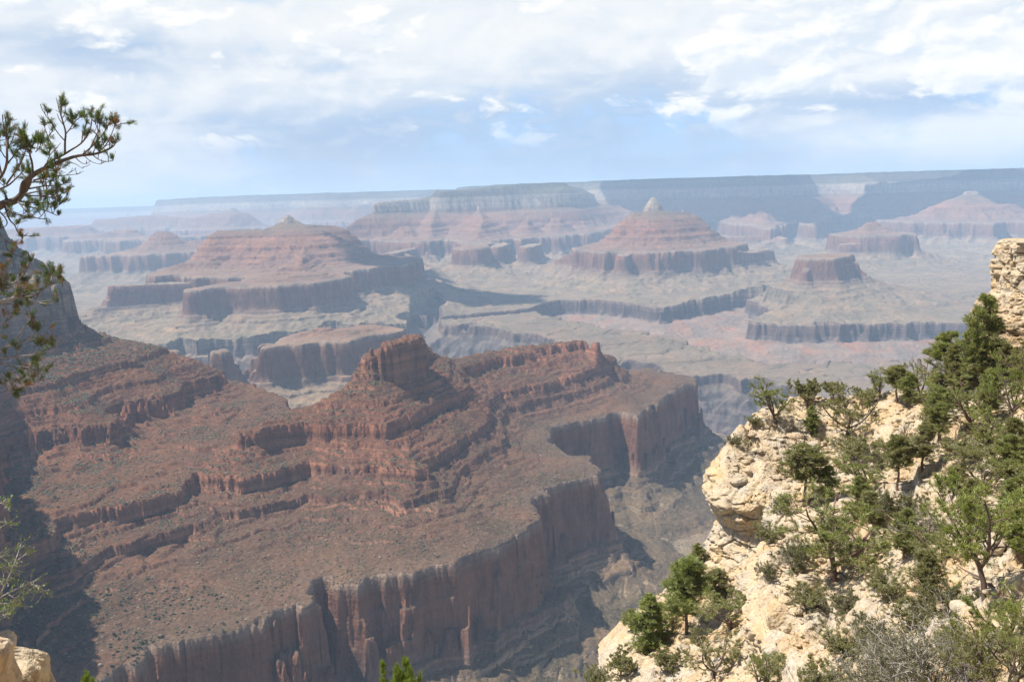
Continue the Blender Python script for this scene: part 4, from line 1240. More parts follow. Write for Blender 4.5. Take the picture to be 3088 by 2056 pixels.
class Grow:
    def __init__(s, seed):
        s.rs = np.random.RandomState(seed); s.segs = []; s.tp = []; s.td = []

    def limb(s, p, d, ln, r, lvl, maxlvl, bend=0.25, trop=0.15, kids=6, spread=0.9, start=0.3, klen=0.55, npt=7, tipn=2, minr=0.006):
        rs = s.rs
        pts = [np.array(p, float)]; dirs = []
        d = np.array(d, float); d /= np.linalg.norm(d)
        for i in range(npt - 1):
            d = d + rs.normal(size=3) * bend * (0.5 if lvl == 0 else 1); d[2] += trop
            d /= np.linalg.norm(d)
            pts.append(pts[-1] + d * ln / (npt - 1)); dirs.append(d.copy())
        dirs.append(d.copy())
        pts = np.array(pts)
        R = np.maximum(r * (1 - 0.72 * np.linspace(0, 1, npt) ** 1.1), minr)
        s.segs.append((pts, R))
        if lvl < maxlvl:
            for k in range(kids):
                t = start + (1 - start) * (k + rs.rand()) / kids
                i = min(int(t * (npt - 1)), npt - 2); f = t * (npt - 1) - i
                q = pts[i] * (1 - f) + pts[i + 1] * f
                a = rs.normal(size=3); a -= a.dot(dirs[i]) * dirs[i]; a /= np.linalg.norm(a) + 1e-9
                nd = dirs[i] * (1 - 0.45 * spread) + a * spread
                s.limb(q, nd, ln * klen * (1.15 - 0.6 * t) * rs.uniform(0.7, 1.25), R[i] * 0.55, lvl + 1, maxlvl, bend * 1.1, trop, max(2, kids - 1), spread, 0.25, klen, max(4, npt - 1), tipn, minr)
        if lvl >= maxlvl - 1:
            for k in range(tipn + (2 if lvl == maxlvl else 0)):
                t = 1.0 if k == 0 else rs.uniform(0.35, 1.0)
                i = min(int(t * (npt - 1)), npt - 1)
                s.tp.append(pts[i]); s.td.append(dirs[i])

    def tips(s): return np.array(s.tp), np.array(s.td)


def gen_pinyon(seed, width=0.9, forks=4, blade=(0.028, 0.0045), nb=13, low=0.12, kids=7):
    g = Grow(seed); rs = g.rs
    lean = rs.normal(size=2) * 0.15
    h0 = rs.uniform(low, low + 0.12)
    base = np.array([[0, 0, -0.06], [lean[0] * h0 * .4, lean[1] * h0 * .4, h0 * 0.5], [lean[0] * h0, lean[1] * h0, h0]])
    g.segs.append((base, np.array([0.028, 0.022, 0.020])))
    for k in range(forks):
        a = 2 * np.pi * (k + rs.rand() * 0.5) / forks
        out = rs.uniform(0.35, 0.95) * width
        g.limb(base[-1], (math.cos(a) * out, math.sin(a) * out, rs.uniform(0.6, 1.0)), rs.uniform(0.48, 0.72), 0.017, 0, 2, 0.22, 0.10, kids, 0.85, 0.22, 0.5, 8, 2, 0.0022)
    for k in range(2):   # skirts of dead lower limbs
        a = rs.uniform(0, 6.28)
        g.limb(base[1], (math.cos(a), math.sin(a), 0.25), 0.3 * width, 0.010, 1, 2, 0.3, 0.05, 3, 0.9, 0.4, 0.5, 6, 0, 0.002)
    return g, blade, nb


def gen_conifer(seed, width=0.42, start=0.28, levels=24, blade=(0.028, 0.0042), nb=10, droop=0.0):
    g = Grow(seed); rs = g.rs
    z = np.linspace(-0.05, 1, 12)
    wob = np.cumsum(rs.normal(size=(12, 2)) * 0.006, 0)
    g.segs.append((np.column_stack([wob, z]), np.linspace(0.019, 0.003, 12)))
    for k in range(levels):
        t = start + (0.985 - start) * (k / (levels - 1)) ** 0.9
        n = rs.randint(2, 5)
        for j in range(n):
            if rs.rand() < 0.12: continue
            a = rs.uniform(0, 6.28)
            ln = width * 0.62 * ((1 - t) / (1 - start)) ** 0.55 * rs.uniform(0.55, 1.15) + 0.03
            if t < start + 0.18: ln *= rs.uniform(0.4, 0.9)
            p = np.array([np.interp(t, z, wob[:, 0]), np.interp(t, z, wob[:, 1]), t])
            g.limb(p, (math.cos(a), math.sin(a), rs.uniform(0.1, 0.75)), ln, 0.008, 1, 2, 0.20, 0.12, 6, 0.95, 0.25, 0.55, 6, 3, 0.0018)
    return g, blade, nb


def gen_shrub(seed, width=1.3, stems=14, blade=(0.05, 0.012), nb=6, lvl=2, tipn=2, kids=5, trop=0.08):
    g = Grow(seed); rs = g.rs
    for k in range(stems):
        a = rs.uniform(0, 6.28); out = rs.uniform(0.05, 0.8) * width
        p = (rs.normal() * 0.05 * width, rs.normal() * 0.05 * width, -0.05)
        g.limb(p, (math.cos(a) * out, math.sin(a) * out, rs.uniform(0.55, 1.0)), rs.uniform(0.6, 1.05), 0.012, 0, lvl, 0.18, trop, kids, 0.7, 0.25, 0.45, 7, tipn, 0.0028)
    return g, blade, nb


def finish(proto, name, crown_mat, bark, sides=5):
    """two meshes of one unit-height plant: trunk with limbs, and the leaf mass"""
    g, bl, nb = proto
    V, F = tubes(g.segs, sides)
    tp, td = g.tips()
    top = max(tp[:, 2].max(), 0.3)
    wd = np.percentile(np.abs(tp[:, :2]), 97) * 2
    LV, LF = blades(g.rs, tp, td, nb, bl[0], bl[1], 1.0, 0.25)
    out = []
    for nm, v, f, mt in (('trunk', V, F, bark), ('crown', LV, LF, crown_mat)):
        me = bpy.data.meshes.new(name + '_' + nm)
        o = mesh_from(nm, v / top, f, {}, mt, nm == 'trunk')
        out.append(o.data)
        bpy.data.objects.remove(o)
        bpy.data.meshes.remove(me)
    return out[0], out[1], wd / top


PROTO = {}
def P_(key, proto, crown, bark): PROTO[key] = finish(proto, key, crown, bark)
P_('pin_a', gen_pinyon(11, 0.9, 4), PINYON, BARK)
P_('pin_b', gen_pinyon(12, 0.85, 5), PINYON, BARKR)
P_('pin_c', gen_pinyon(13, 1.05, 4, low=0.05), JUNIP, BARK)
P_('pin_d', gen_pinyon(14, 0.9, 5), BRIGHT, BARK)
P_('jun_a', gen_pinyon(21, 0.7, 6, (0.032, 0.009), 14, 0.03), JUNIP, BARKR)
P_('tall', gen_conifer(31, 0.40, 0.16, 26), PINYON, BARKR)
P_('tall_b', gen_conifer(38, 0.44, 0.22, 24), JUNIP, BARK)
P_('lanky', gen_conifer(35, 0.52, 0.42, 16, (0.036, 0.0065), 12), JUNIP, BARKR)
P_('pond', gen_conifer(33, 0.46, 0.27, 24, (0.036, 0.0042), 12), PONDER, BARK)
P_('col', gen_conifer(34, 0.40, 0.02, 28, (0.030, 0.006), 8), PONDER, BARK)
P_('shr_a', gen_shrub(41, 1.2, 18, (0.045, 0.011), 7), JUNIP, GREYB)
P_('shr_b', gen_shrub(42, 1.5, 18, (0.050, 0.012), 6), DRYLEAF, GREYB)
P_('bare', gen_shrub(43, 1.1, 22, (0.028, 0.007), 3, 2, 2, 6, 0.05), DRYLEAF, GREYB)
P_('snag', gen_pinyon(44, 1.2, 4, (0.03, 0.006), 3, 0.05, 5), DRYLEAF, BARKR)


def ground_at(x, y, far=125.0, near=14.0):
    v = ray(x, y, 2355.0)
    Ys = np.arange(near, far, 0.2)
    X = v[0] / v[1] * Ys; Z = v[2] / v[1] * Ys
    sd = poly_sdf(X, Ys, RIMPOLY)
    g = np.where(sd < 0, fore_up(X, Ys), fore_low(X, Ys))
    hit = np.where(Z <= g)[0]
    i = hit[0] if len(hit) else int(np.argmin(Z - g))
    return X[i], Ys[i], g[i]


_seen = {}
def plant(name, kind, base, top, width, label, cat, group=None, rot=None, lean=0.0, dY=0.0):
    """base (x, y) and top row in the photograph's 2355-wide picture; width in the same pixels"""
    x, Y, z = ground_at(*base)
    if dY:
        Y += dY; x = x * (Y / (Y - dY))
        pt = poly_sdf(np.array([x]), np.array([Y]), RIMPOLY)[0]
        z = float(fore_up(np.array([x]), np.array([Y]))[0]) if pt < 0 else float(fore_low(np.array([x]), np.array([Y]))[0])
    s = Y / (FPX * 2355 / 1024.0)
    h = (base[1] - top) * s; w = width * s
    tm, cm, wr = PROTO[kind]
    i = _seen[kind] = _seen.get(kind, 0) + 1
    e = bpy.data.objects.new(name, None); COL.objects.link(e)
    e.location = (x, Y, z - 0.05)
    e.rotation_euler = (0, lean, 2.4 * i if rot is None else rot)
    kx = w / wr * (0.8 if kind in ('tall', 'tall_b', 'lanky', 'pond') else 0.92)
    e.scale = (kx, kx, h)
    e.empty_display_size = 0.3
    for nm, me in (('trunk', tm), ('crown', cm)):
        o = bpy.data.objects.new(nm, me); COL.objects.link(o); o.parent = e
    tag(e, label, cat, group)
    return e


PL = [
 ('pinyon_pine', 'pin_a', (1785, 978), 862, 105, 'leftmost pinyon pine on the crest, leaning out over the top of the golden cliff', 'pine tree'),
 ('juniper_bush', 'jun_a', (1856, 936), 866, 70, 'rounded grey-green juniper bush on the crest beside the leftmost pinyon', 'juniper'),
 ('juniper_bush', 'jun_a', (1917, 905), 862, 55, 'small juniper bush on the crest line just right of the rounded one', 'juniper'),
 ('pinyon_pine', 'pin_c', (1949, 1000), 886, 165, 'spreading pinyon with a forked dark trunk, just under the pale crest rocks', 'pine tree'),
 ('juniper_bush', 'shr_a', (1962, 1058), 985, 120, 'loose green bush right below the spreading fork-trunked pinyon', 'juniper'),
 ('pinyon_pine', 'lanky', (1846, 1166), 1010, 120, 'lanky pine with a long bare reddish trunk standing on the ledge above the cliff', 'pine tree'),
 ('pinyon_pine', 'lanky', (2066, 1128), 990, 85, 'slim pine with bare lower trunk in the middle of the slope', 'pine tree'),
 ('pinyon_pine', 'snag', (2092, 1058), 968, 80, 'half-bare small pine close behind the slim pine on the slope', 'pine tree'),
 ('pinyon_pine', 'pin_b', (1918, 1338), 1085, 320, 'large broad pinyon with several crooked limbs in the centre of the pale slope', 'pine tree'),
 ('pinyon_pine', 'pin_d', (2268, 1370), 1040, 330, 'largest pinyon at the right, with dark arching limbs and bright needle tufts', 'pine tree'),
 ('pinyon_pine', 'pin_d', (2310, 1505), 1290, 210, 'dense bright-green pine below the dark-limbed pinyon', 'pine tree'),
 ('ponderosa_pine', 'pond', (1575, 1463), 1256, 115, 'straight dark ponderosa pine standing alone on the lower apron', 'pine tree'),
 ('juniper_tree', 'col', (1490, 1500), 1348, 90, 'dark columnar juniper left of the straight ponderosa', 'juniper'),
 ('pinyon_pine', 'pin_b', (1680, 1445), 1335, 175, 'bushy pinyon just right of the straight ponderosa', 'pine tree'),
 ('pinyon_pine', 'tall', (1724, 1398), 1300, 72, 'little upright pine tucked against the small cliff', 'pine tree'),
 ('pinyon_pine', 'pin_c', (1640, 1560), 1440, 190, 'wide olive bush-like pinyon below the ponderosa at the bottom of the apron', 'pine tree'),
 ('pinyon_pine', 'pin_a', (1745, 1600), 1455, 130, 'pinyon low on the apron, at the foot of the small cliff by the lower edge', 'pine tree'),
 ('juniper_bush', 'jun_a', (1428, 1556), 1492, 85, 'dark juniper bush at the left brow of the lower apron', 'juniper'),
 ('juniper_bush', 'shr_a', (1370, 1590), 1520, 80, 'thin greyish bush on the lowest left corner of the apron', 'shrub'),
 ('pinyon_pine', 'tall', (1606, 1300), 1228, 45, 'little pine on the far edge behind the ponderosa top', 'pine tree'),
 ('mountain_shrub', 'shr_a', (1775, 1246), 1195, 90, 'olive shrub on the bright rock right of the golden cliff', 'shrub'),
 ('mountain_shrub', 'shr_b', (1830, 1310), 1245, 110, 'dry olive shrub under the left limbs of the broad central pinyon', 'shrub'),
 ('mountain_shrub', 'shr_a', (1850, 1400), 1330, 120, 'dense shrub at the foot of the broad central pinyon', 'shrub'),
 ('mountain_shrub', 'shr_b', (1940, 1420), 1360, 120, 'low dry shrub right of the foot of the broad central pinyon', 'shrub'),
 ('mountain_shrub', 'bare', (2110, 1640), 1330, 330, 'big thicket of bare grey twigs in the lower right foreground', 'shrub'),
 ('mountain_shrub', 'bare', (1990, 1620), 1440, 200, 'smaller grey bare-twigged shrub left of the big thicket', 'shrub'),
 ('pinyon_pine', 'pin_c', (2300, 1700), 1450, 260, 'olive pinyon top filling the lower right corner', 'pine tree'),
 ('juniper_tree', 'tall', (2253, 905), 668, 95, 'tallest slender juniper, rising above the crest left of the crag', 'juniper'),
 ('pinyon_pine', 'tall', (2171, 920), 757, 115, 'full upright pinyon on the crest left of the tallest juniper', 'pine tree'),
 ('pinyon_pine', 'snag', (2114, 918), 812, 80, 'thin half-bare pine on the crest left of the full upright pinyon', 'pine tree'),
 ('pinyon_pine', 'lanky', (2062, 925), 836, 80, 'sparse brownish pine leaning on the crest', 'pine tree'),
 ('juniper_bush', 'pin_a', (2022, 918), 842, 60, 'small ragged juniper on the crest left of the sparse brownish pine', 'juniper'),
 ('pinyon_pine', 'pin_d', (2325, 985), 800, 140, 'bright-green pine in front of the base of the crag', 'pine tree'),
 ('juniper_bush', 'jun_a', (2352, 590), 548, 26, 'grey-green tuft bush on the very top of the crag', 'shrub'),
 ('pinyon_pine', 'pin_b', (2225, 1000), 850, 170, 'dense dark pinyon under the tallest juniper', 'pine tree'),
 ('pinyon_pine', 'tall', (2160, 1010), 880, 80, 'slender pine on the upper slope under the full upright pinyon', 'pine tree'),
 ('pinyon_pine', 'pin_a', (2290, 1075), 930, 180, 'bushy pinyon on the upper right slope below the crag pine', 'pine tree'),
 ('mountain_shrub', 'shr_a', (2240, 1065), 1000, 150, 'dark sprawling shrub low on the upper right slope', 'shrub'),
 ('mountain_shrub', 'snag', (2200, 1055), 985, 110, 'bare reddish-limbed dead bush on the open upper slope', 'shrub'),
 ('juniper_bush', 'col', (1866, 1000), 930, 34, 'small bright columnar juniper beside the fork-trunked pinyon', 'juniper'),
 ('mountain_shrub', 'shr_a', (1735, 985), 955, 42, 'small dark bush perched on the nose of the cliff top', 'shrub'),
 ('mountain_shrub', 'shr_b', (2080, 1200), 1120, 120, 'tangled brown-green shrub on the slope below the slim pine', 'shrub'),
 ('mountain_shrub', 'bare', (2130, 1240), 1150, 140, 'grey leafless shrub mid-slope, left of the dark-limbed pinyon', 'shrub'),
 ('mountain_shrub', 'shr_b', (2180, 1420), 1330, 160, 'dry shrub between the dark-limbed pinyon and the big thicket', 'shrub'),
 ('mountain_shrub', 'shr_a', (1880, 1620), 1500, 150, 'green-grey shrub at the lower edge, on the bare rock slab', 'shrub'),
 ('pinyon_pine', 'tall_b', (2205, 925), 790, 85, 'narrow grey-green pine squeezed between the full upright pinyon and the tallest juniper', 'pine tree'),
 ('pinyon_pine', 'pin_a', (2140, 950), 875, 90, 'low bushy pinyon under the thin half-bare pine of the crest', 'pine tree'),
 ('pinyon_pine', 'tall_b', (2290, 905), 775, 90, 'grey-green pine just right of the tallest juniper', 'pine tree'),
 ('pinyon_pine', 'pin_b', (2350, 900), 770, 110, 'dark pinyon against the foot of the crag at the frame edge', 'pine tree'),
 ('pinyon_pine', 'pin_c', (2255, 1130), 1020, 170, 'olive pinyon below the sprawling shrub on the upper right slope', 'pine tree'),
 ('pinyon_pine', 'tall_b', (2120, 1090), 975, 80, 'short grey-green pine right of the slim pine on the slope', 'pine tree'),
 ('pinyon_pine', 'pin_a', (1995, 1130), 1040, 130, 'low olive pinyon in the open between the lanky and the slim pine', 'pine tree'),
 ('pinyon_pine', 'tall_b', (2010, 1225), 1120, 90, 'young grey-green pine above the right limbs of the broad central pinyon', 'pine tree'),
 ('pinyon_pine', 'pin_b', (2160, 1320), 1190, 170, 'open-crowned pinyon between the broad central one and the dark-limbed one', 'pine tree'),
 ('mountain_shrub', 'shr_a', (2050, 1380), 1300, 130, 'green shrub on the bare ground right of the broad central pinyon', 'shrub'),
 ('mountain_shrub', 'bare', (2230, 1560), 1380, 220, 'bare grey bush crowded against the right side of the big thicket', 'shrub'),
 ('mountain_shrub', 'shr_b', (2020, 1520), 1420, 170, 'dry leafy shrub above the smaller grey bare-twigged one', 'shrub'),
 ('juniper_tree', 'tall_b', (1640, 1395), 1300, 80, 'pale juniper behind the bushy pinyon right of the ponderosa', 'juniper'),
 ('juniper_bush', 'jun_a', (1535, 1545), 1480, 80, 'low round juniper bush under the columnar juniper', 'juniper'),
 ('mountain_shrub', 'shr_b', (1800, 1180), 1130, 70, 'small dry shrub at the top of the small cliff step', 'shrub'),
 ('mountain_shrub', 'shr_a', (1905, 1240), 1180, 90, 'grey-green shrub behind the left limbs of the broad central pinyon', 'shrub'),
 ('pinyon_pine', 'tall', (2075, 1290), 1150, 75, 'tall thin pine standing behind the right limbs of the broad central pinyon', 'pine tree'),
 ('pinyon_pine', 'tall_b', (2235, 1240), 1090, 80, 'tall grey-green pine just above the crown of the dark-limbed pinyon', 'pine tree'),
 ('pinyon_pine', 'tall', (2325, 1240), 1090, 90, 'tall thin pine at the frame edge above the dense dark juniper', 'pine tree'),
 ('pinyon_pine', 'tall_b', (2130, 1390), 1240, 95, 'upright grey-green pine left of the trunk of the dark-limbed pinyon', 'pine tree'),
 ('pinyon_pine', 'pin_d', (2340, 1640), 1440, 170, 'green pinyon low at the right frame edge under the dense bright-green pine', 'pine tree'),
 ('pinyon_pine', 'tall', (2190, 1560), 1400, 85, 'slim pine rising out of the right part of the big thicket', 'pine tree'),
 ('mountain_shrub', 'bare', (2050, 1570), 1430, 190, 'grey bare-twigged bush against the left side of the big thicket', 'shrub'),
 ('pinyon_pine', 'tall', (1900, 1160), 1060, 55, 'slim young pine just right of the lanky pine on the ledge', 'pine tree'),
 ('pinyon_pine', 'tall_b', (2140, 1010), 915, 60, 'short slim pine left of the slender one on the upper slope', 'pine tree'),
 ('pinyon_pine', 'tall', (2275, 990), 850, 75, 'upright pine in front of the dense dark pinyon under the tallest juniper', 'pine tree'),
 ('pinyon_pine', 'tall_b', (2335, 1090), 950, 80, 'grey-green pine at the frame edge under the bright-green crag pine', 'pine tree'),
 ('mountain_shrub', 'shr_a', (1960, 1300), 1235, 110, 'grey-green shrub under the right limbs of the broad central pinyon', 'shrub'),
 ('mountain_shrub', 'shr_b', (2015, 1080), 1030, 80, 'dry shrub below the low juniper and the fork-trunked pinyon', 'shrub'),
 ('mountain_shrub', 'shr_a', (1950, 1510), 1430, 140, 'green shrub above the bare rock slab at the lower edge', 'shrub'),
 ('pinyon_pine', 'tall', (1450, 1450), 1390, 45, 'small slim pine at the left brow of the apron beside the columnar juniper', 'pine tree'),
 ('juniper_tree', 'tall', (2232, 895), 740, 60, 'thin dark juniper leaning against the tallest one', 'juniper'),
 ('pinyon_pine', 'tall', (2092, 935), 850, 55, 'young slim pine between the half-bare and the brownish pine on the crest', 'pine tree'),
 ('juniper_bush', 'jun_a', (1990, 930), 888, 60, 'low juniper bush on the crest above the fork-trunked pinyon', 'juniper'),
 ('pinyon_pine', 'tall', (2310, 1120), 985, 85, 'upright young pine below the bushy pinyon on the upper right slope', 'pine tree'),
 ('pinyon_pine', 'tall_b', (2190, 1150), 1060, 70, 'small upright pine beside the bare reddish-limbed dead bush', 'pine tree'),
 ('juniper_tree', 'col', (2345, 1290), 1130, 110, 'dense dark juniper at the frame edge behind the dark-limbed pinyon', 'juniper'),
 ('pinyon_pine', 'tall', (1975, 1185), 1085, 60, 'slender young pine right of the low olive pinyon in the open', 'pine tree'),
 ('mountain_shrub', 'shr_b', (1700, 1030), 1000, 55, 'low dry bush on the bare rock of the cliff nose', 'shrub'),
 ('mountain_shrub', 'shr_a', (2100, 1450), 1360, 150, 'green-grey shrub between the dry leafy shrub and the big thicket', 'shrub'),
 ('pinyon_pine', 'pin_b', (1545, 1440), 1375, 70, 'small pinyon behind the columnar juniper on the apron', 'pine tree'),
 ('mountain_shrub', 'shr_b', (1760, 1330), 1290, 60, 'dry bush on top of the small cliff step', 'shrub'),
 ('pinyon_pine', 'pin_a', (2340, 1180), 1020, 170, 'ragged pinyon at the right frame edge above the dark-limbed one', 'pine tree'),
]
for q in PL:
    plant(*q)
# ------------------------------------------------------------------ brush and boulders on the near ridge
def scatter_ridge():
    rs = np.random.RandomState(5)
    N = 150000
    Y = 950 + 1750 * rs.rand(N) ** 1.15
    X = (rs.rand(N) * 1.0 - 0.66) * Y * 1.06
    e = 3.0
    z, s, lab, _ = terrain(X, Y)
    zx = terrain(X + e, Y)[0]; zy = terrain(X, Y + e)[0]
    sl = np.hypot((zx - z) / e, (zy - z) / e)
    px = np.stack([X, Y, z], -1) @ CR
    u = px[:, 0] / -px[:, 2] * FPX + 512; v = -px[:, 1] / -px[:, 2] * FPX + 340.5
    ok = (sl < 0.95) & (u > -10) & (u < 800) & (v < 700) & (lab < 101)
    clump = fbm(X, Y, 130, 3, 77)
    dens = np.interp(s, [-1000, -850, -790, -640, -600, -480, -400, -300, -190, 0], [.12, .2, .22, .30, .48, .75, 1.0, 1.1, 1.0, .9]) * np.clip(0.42 + 1.7 * clump, 0.05, 1.5)
    isb = ok & (rs.rand(N) < dens * 0.75)
    isr = ok & ~isb & (rs.rand(N) < np.interp(s, [-1000, -800, -640, -600, -500, -400, -300], [.05, .12, .22, .28, .34, .3, .2]))

    def visible(X, Y, z):
        f = np.linspace(0.55, 0.985, 70)
        vis = np.ones(len(X), bool)
        for k in f:
            vis &= terrain(X * k, Y * k)[0] < z * k + 1.5
        return vis

    # unit forms
    def lumps(n, kind):
        out = []
        for i in range(n):
            bm = bmesh.new()
            bmesh.ops.create_icosphere(bm, subdivisions=1, radius=1.0)
            r = np.random.RandomState(100 + i + (50 if kind else 0))
            for vv in bm.verts:
                k = r.uniform(0.65, 1.15) if kind == 0 else r.uniform(0.75, 1.1)
                c = vv.co * k
                if kind: c = Vector((math.copysign(abs(c.x) ** .7, c.x), math.copysign(abs(c.y) ** .7, c.y) * r.uniform(.8, 1), math.copysign(abs(c.z) ** .7, c.z) * 0.8))
                vv.co = c
            bm.verts.ensure_lookup_table(); bm.verts.index_update()
            out.append((np.array([vv.co for vv in bm.verts]), np.array([[q.index for q in f.verts] for f in bm.faces])))
            bm.free()
        return out

    BOUL = bpy.data.materials.new('pale_boulder'); BOUL.use_nodes = True
    g = NT(BOUL.node_tree); out = g.add('ShaderNodeOutputMaterial'); bs = g.add('ShaderNodeBsdfPrincipled'); g.link(bs.outputs[0], out.inputs[0])
    geo = g.add('ShaderNodeNewGeometry')
    oi = g.add('ShaderNodeObjectInfo')
    g.link(g.ramp(g.math('FRACT', g.math('ADD', geo.outputs['Random Per Island'], oi.outputs['Random'])), [(0, (.11, .062, .04)), (.5, (.145, .088, .06)), (.85, (.18, .13, .095)), (1, (.23, .185, .145))]), bs.inputs['Base Color'])
    bs.inputs['Roughness'].default_value = 0.95

    def mass(sel, size, kind, name, mat, sq):
        L = lumps(5, kind)
        V, F = [], []; n0 = 0
        ids = np.where(sel)[0]
        for q in range(5):
            ii = ids[q::5]
            if not len(ii): continue
            v, f = L[q]
            a = rs.rand(len(ii)) * 6.28; ca, sa = np.cos(a), np.sin(a)
            sc = size[ii]
            vx = v[None, :, 0] * ca[:, None] - v[None, :, 1] * sa[:, None]; vy = v[None, :, 0] * sa[:, None] + v[None, :, 1] * ca[:, None]
            P = np.stack([X[ii][:, None] + vx * sc[:, None], Y[ii][:, None] + vy * sc[:, None], z[ii][:, None] + (v[None, :, 2] * sq + 0.25) * sc[:, None]], -1)
            V.append(P.reshape(-1, 3)); F.append((f[None] + (n0 + np.arange(len(ii)) * len(v))[:, None, None]).reshape(-1, 3)); n0 += P.shape[0] * P.shape[1]
        return mesh_from(name, np.vstack(V), np.vstack(F), {}, mat, False)

    bsz = np.interp(s, [-900, -600, -380, -250], [1.0, 1.5, 2.1, 2.6]) * rs.uniform(0.6, 1.5, N)
    rsz = 0.45 + 0.5 * rs.rand(N) + 2.6 * rs.rand(N) ** 16
    for sel, size, kind, name, mat, sq, n_ind, lab1, cat, grp, lab2 in (
            (isb, bsz, 0, 'slope_shrub', BRUSH, 0.8, 280, 'dark green shrub dotting the red-brown ridge slope', 'shrub', 'shrubs dotting the near ridge', 'dark low scrub sprinkled over the red-brown ridge'),
            (isr, rsz, 1, 'slope_boulder', BOUL, 0.75, 200, 'boulder lying loose on the red-brown ridge slope', 'boulder', 'boulders on the near ridge', 'small broken stones strewn over the red-brown ridge')):
        ids = np.where(sel & (u > 4) & (u < 700) & (v < 676))[0]
        ap = size[ids] / Y[ids]
        cand = ids[np.argsort(-ap)][:n_ind * 3]
        vis = visible(X[cand], Y[cand], z[cand])
        pick = cand[vis][:n_ind]
        rest = sel.copy(); rest[pick] = False
        o = mass(rest, size, kind, 'scrub_vegetation' if kind == 0 else 'scattered_rubble', mat, sq)
        tag(o, lab2, 'scrub' if kind == 0 else 'rubble', kind='stuff')
        L = lumps(6, kind)
        mes = []
        for q, (vv, ff) in enumerate(L):
            if kind == 0:
                r = np.random.RandomState(q)
                p = vv[r.randint(0, len(vv), 90)] * r.uniform(0.5, 0.95, (90, 1))
                a, b = blades(r, p, p / (np.linalg.norm(p, axis=1, keepdims=True) + 1e-6), 3, 0.5, 0.32, 0.9, 0.2)
                a[:, 2] *= sq
                vs, fs = a, b
            else:
                vs, fs = vv * np.array([1, 1, sq]), ff
            t = mesh_from(name, vs, fs, {}, mat, False)
            mes.append(t.data); bpy.data.objects.remove(t)
        for j, i in enumerate(pick):
            o = bpy.data.objects.new(name, mes[j % 6]); COL.objects.link(o)
            o.location = (X[i], Y[i], z[i] + 0.25 * size[i]); o.scale = (size[i],) * 3; o.rotation_euler = (0, 0, j * 1.7)
            tag(o, lab1, cat, grp)


scatter_ridge()


# ------------------------------------------------------------------ the rim ledge at the photographer's feet
def ledge_z(X, Y):
    return -1.75 - 0.66 * np.maximum(Y, 0) - 0.02 * Y * Y + 0.30 * perlin(X / 2.2, Y / 2.2, 141) + 0.14 * perlin(X / 0.7, Y / 0.7, 142) - 0.3 * np.clip(X - 3, 0, 20)


def near_ledge():
    X, Y = np.meshgrid(np.arange(-11, 11, 0.12), np.arange(-4, 17, 0.12))
    tag(grid_mesh('rim_ledge_terrain', X, Y, ledge_z(X, Y), np.ones(X.shape, bool), LIME), 'limestone ledge falling away under the viewpoint', 'ledge', kind='structure')


near_ledge()


def near_rock():
    def f(x, y, Y): return at_y(x / 2.631, 1460 + y / 2.631, Y, 3088.0)
    # rounded pale block in the lower left corner, its brow traced from the photograph
    rings = []
    for x, y, ry in ((235, 1660, .34), (222, 1580, .34), (190, 1532, .32), (135, 1496, .28), (55, 1462, .22), (0, 1440, .15)):
        q = f(x, y, 6.2)
        l = f(-420, y, 6.2)[0]
        rings.append((q[2], (q[0] + l) / 2, 6.2 + .1, (q[0] - l) / 2, ry))
    bot = rings[0]
    gz = float(ledge_z(np.array([bot[1]]), np.array([bot[2]]))[0])
    rings = [(gz - .5, bot[1] - .5, bot[2] + .1, bot[3] + .9, bot[4] + 1.0), (gz * .5 + bot[0] * .5, bot[1] - .25, bot[2], bot[3] + .4, bot[4] + .45)] + rings
    o = rock_body('limestone_boulder', rings, LIME, 5, 0.06, 120, 120)
    tag(o, 'rounded pale limestone boulder in the lower left corner', 'boulder')
    rings = []
    for x, y in ((0, 1500), (8, 1460), (14, 1430), (22, 1390), (24, 1350), (16, 1330), (-10, 1315)):
        q = f(x, y, 5.6)
        l = f(-300, y, 5.6)[0]
        rings.append((q[2], (q[0] + l) / 2, 5.55, (q[0] - l) / 2, .35))
    gz = float(ledge_z(np.array([rings[0][1]]), np.array([5.6]))[0])
    rings = [(gz - .5, rings[0][1] - .4, 5.6, rings[0][3] + .7, 1.1)] + rings
    o = rock_body('limestone_boulder', rings, GOLD, 6, 0.03, 100, 100)
    tag(o, 'small rusty-yellow limestone block behind the rounded boulder at the left edge', 'boulder')


near_rock()


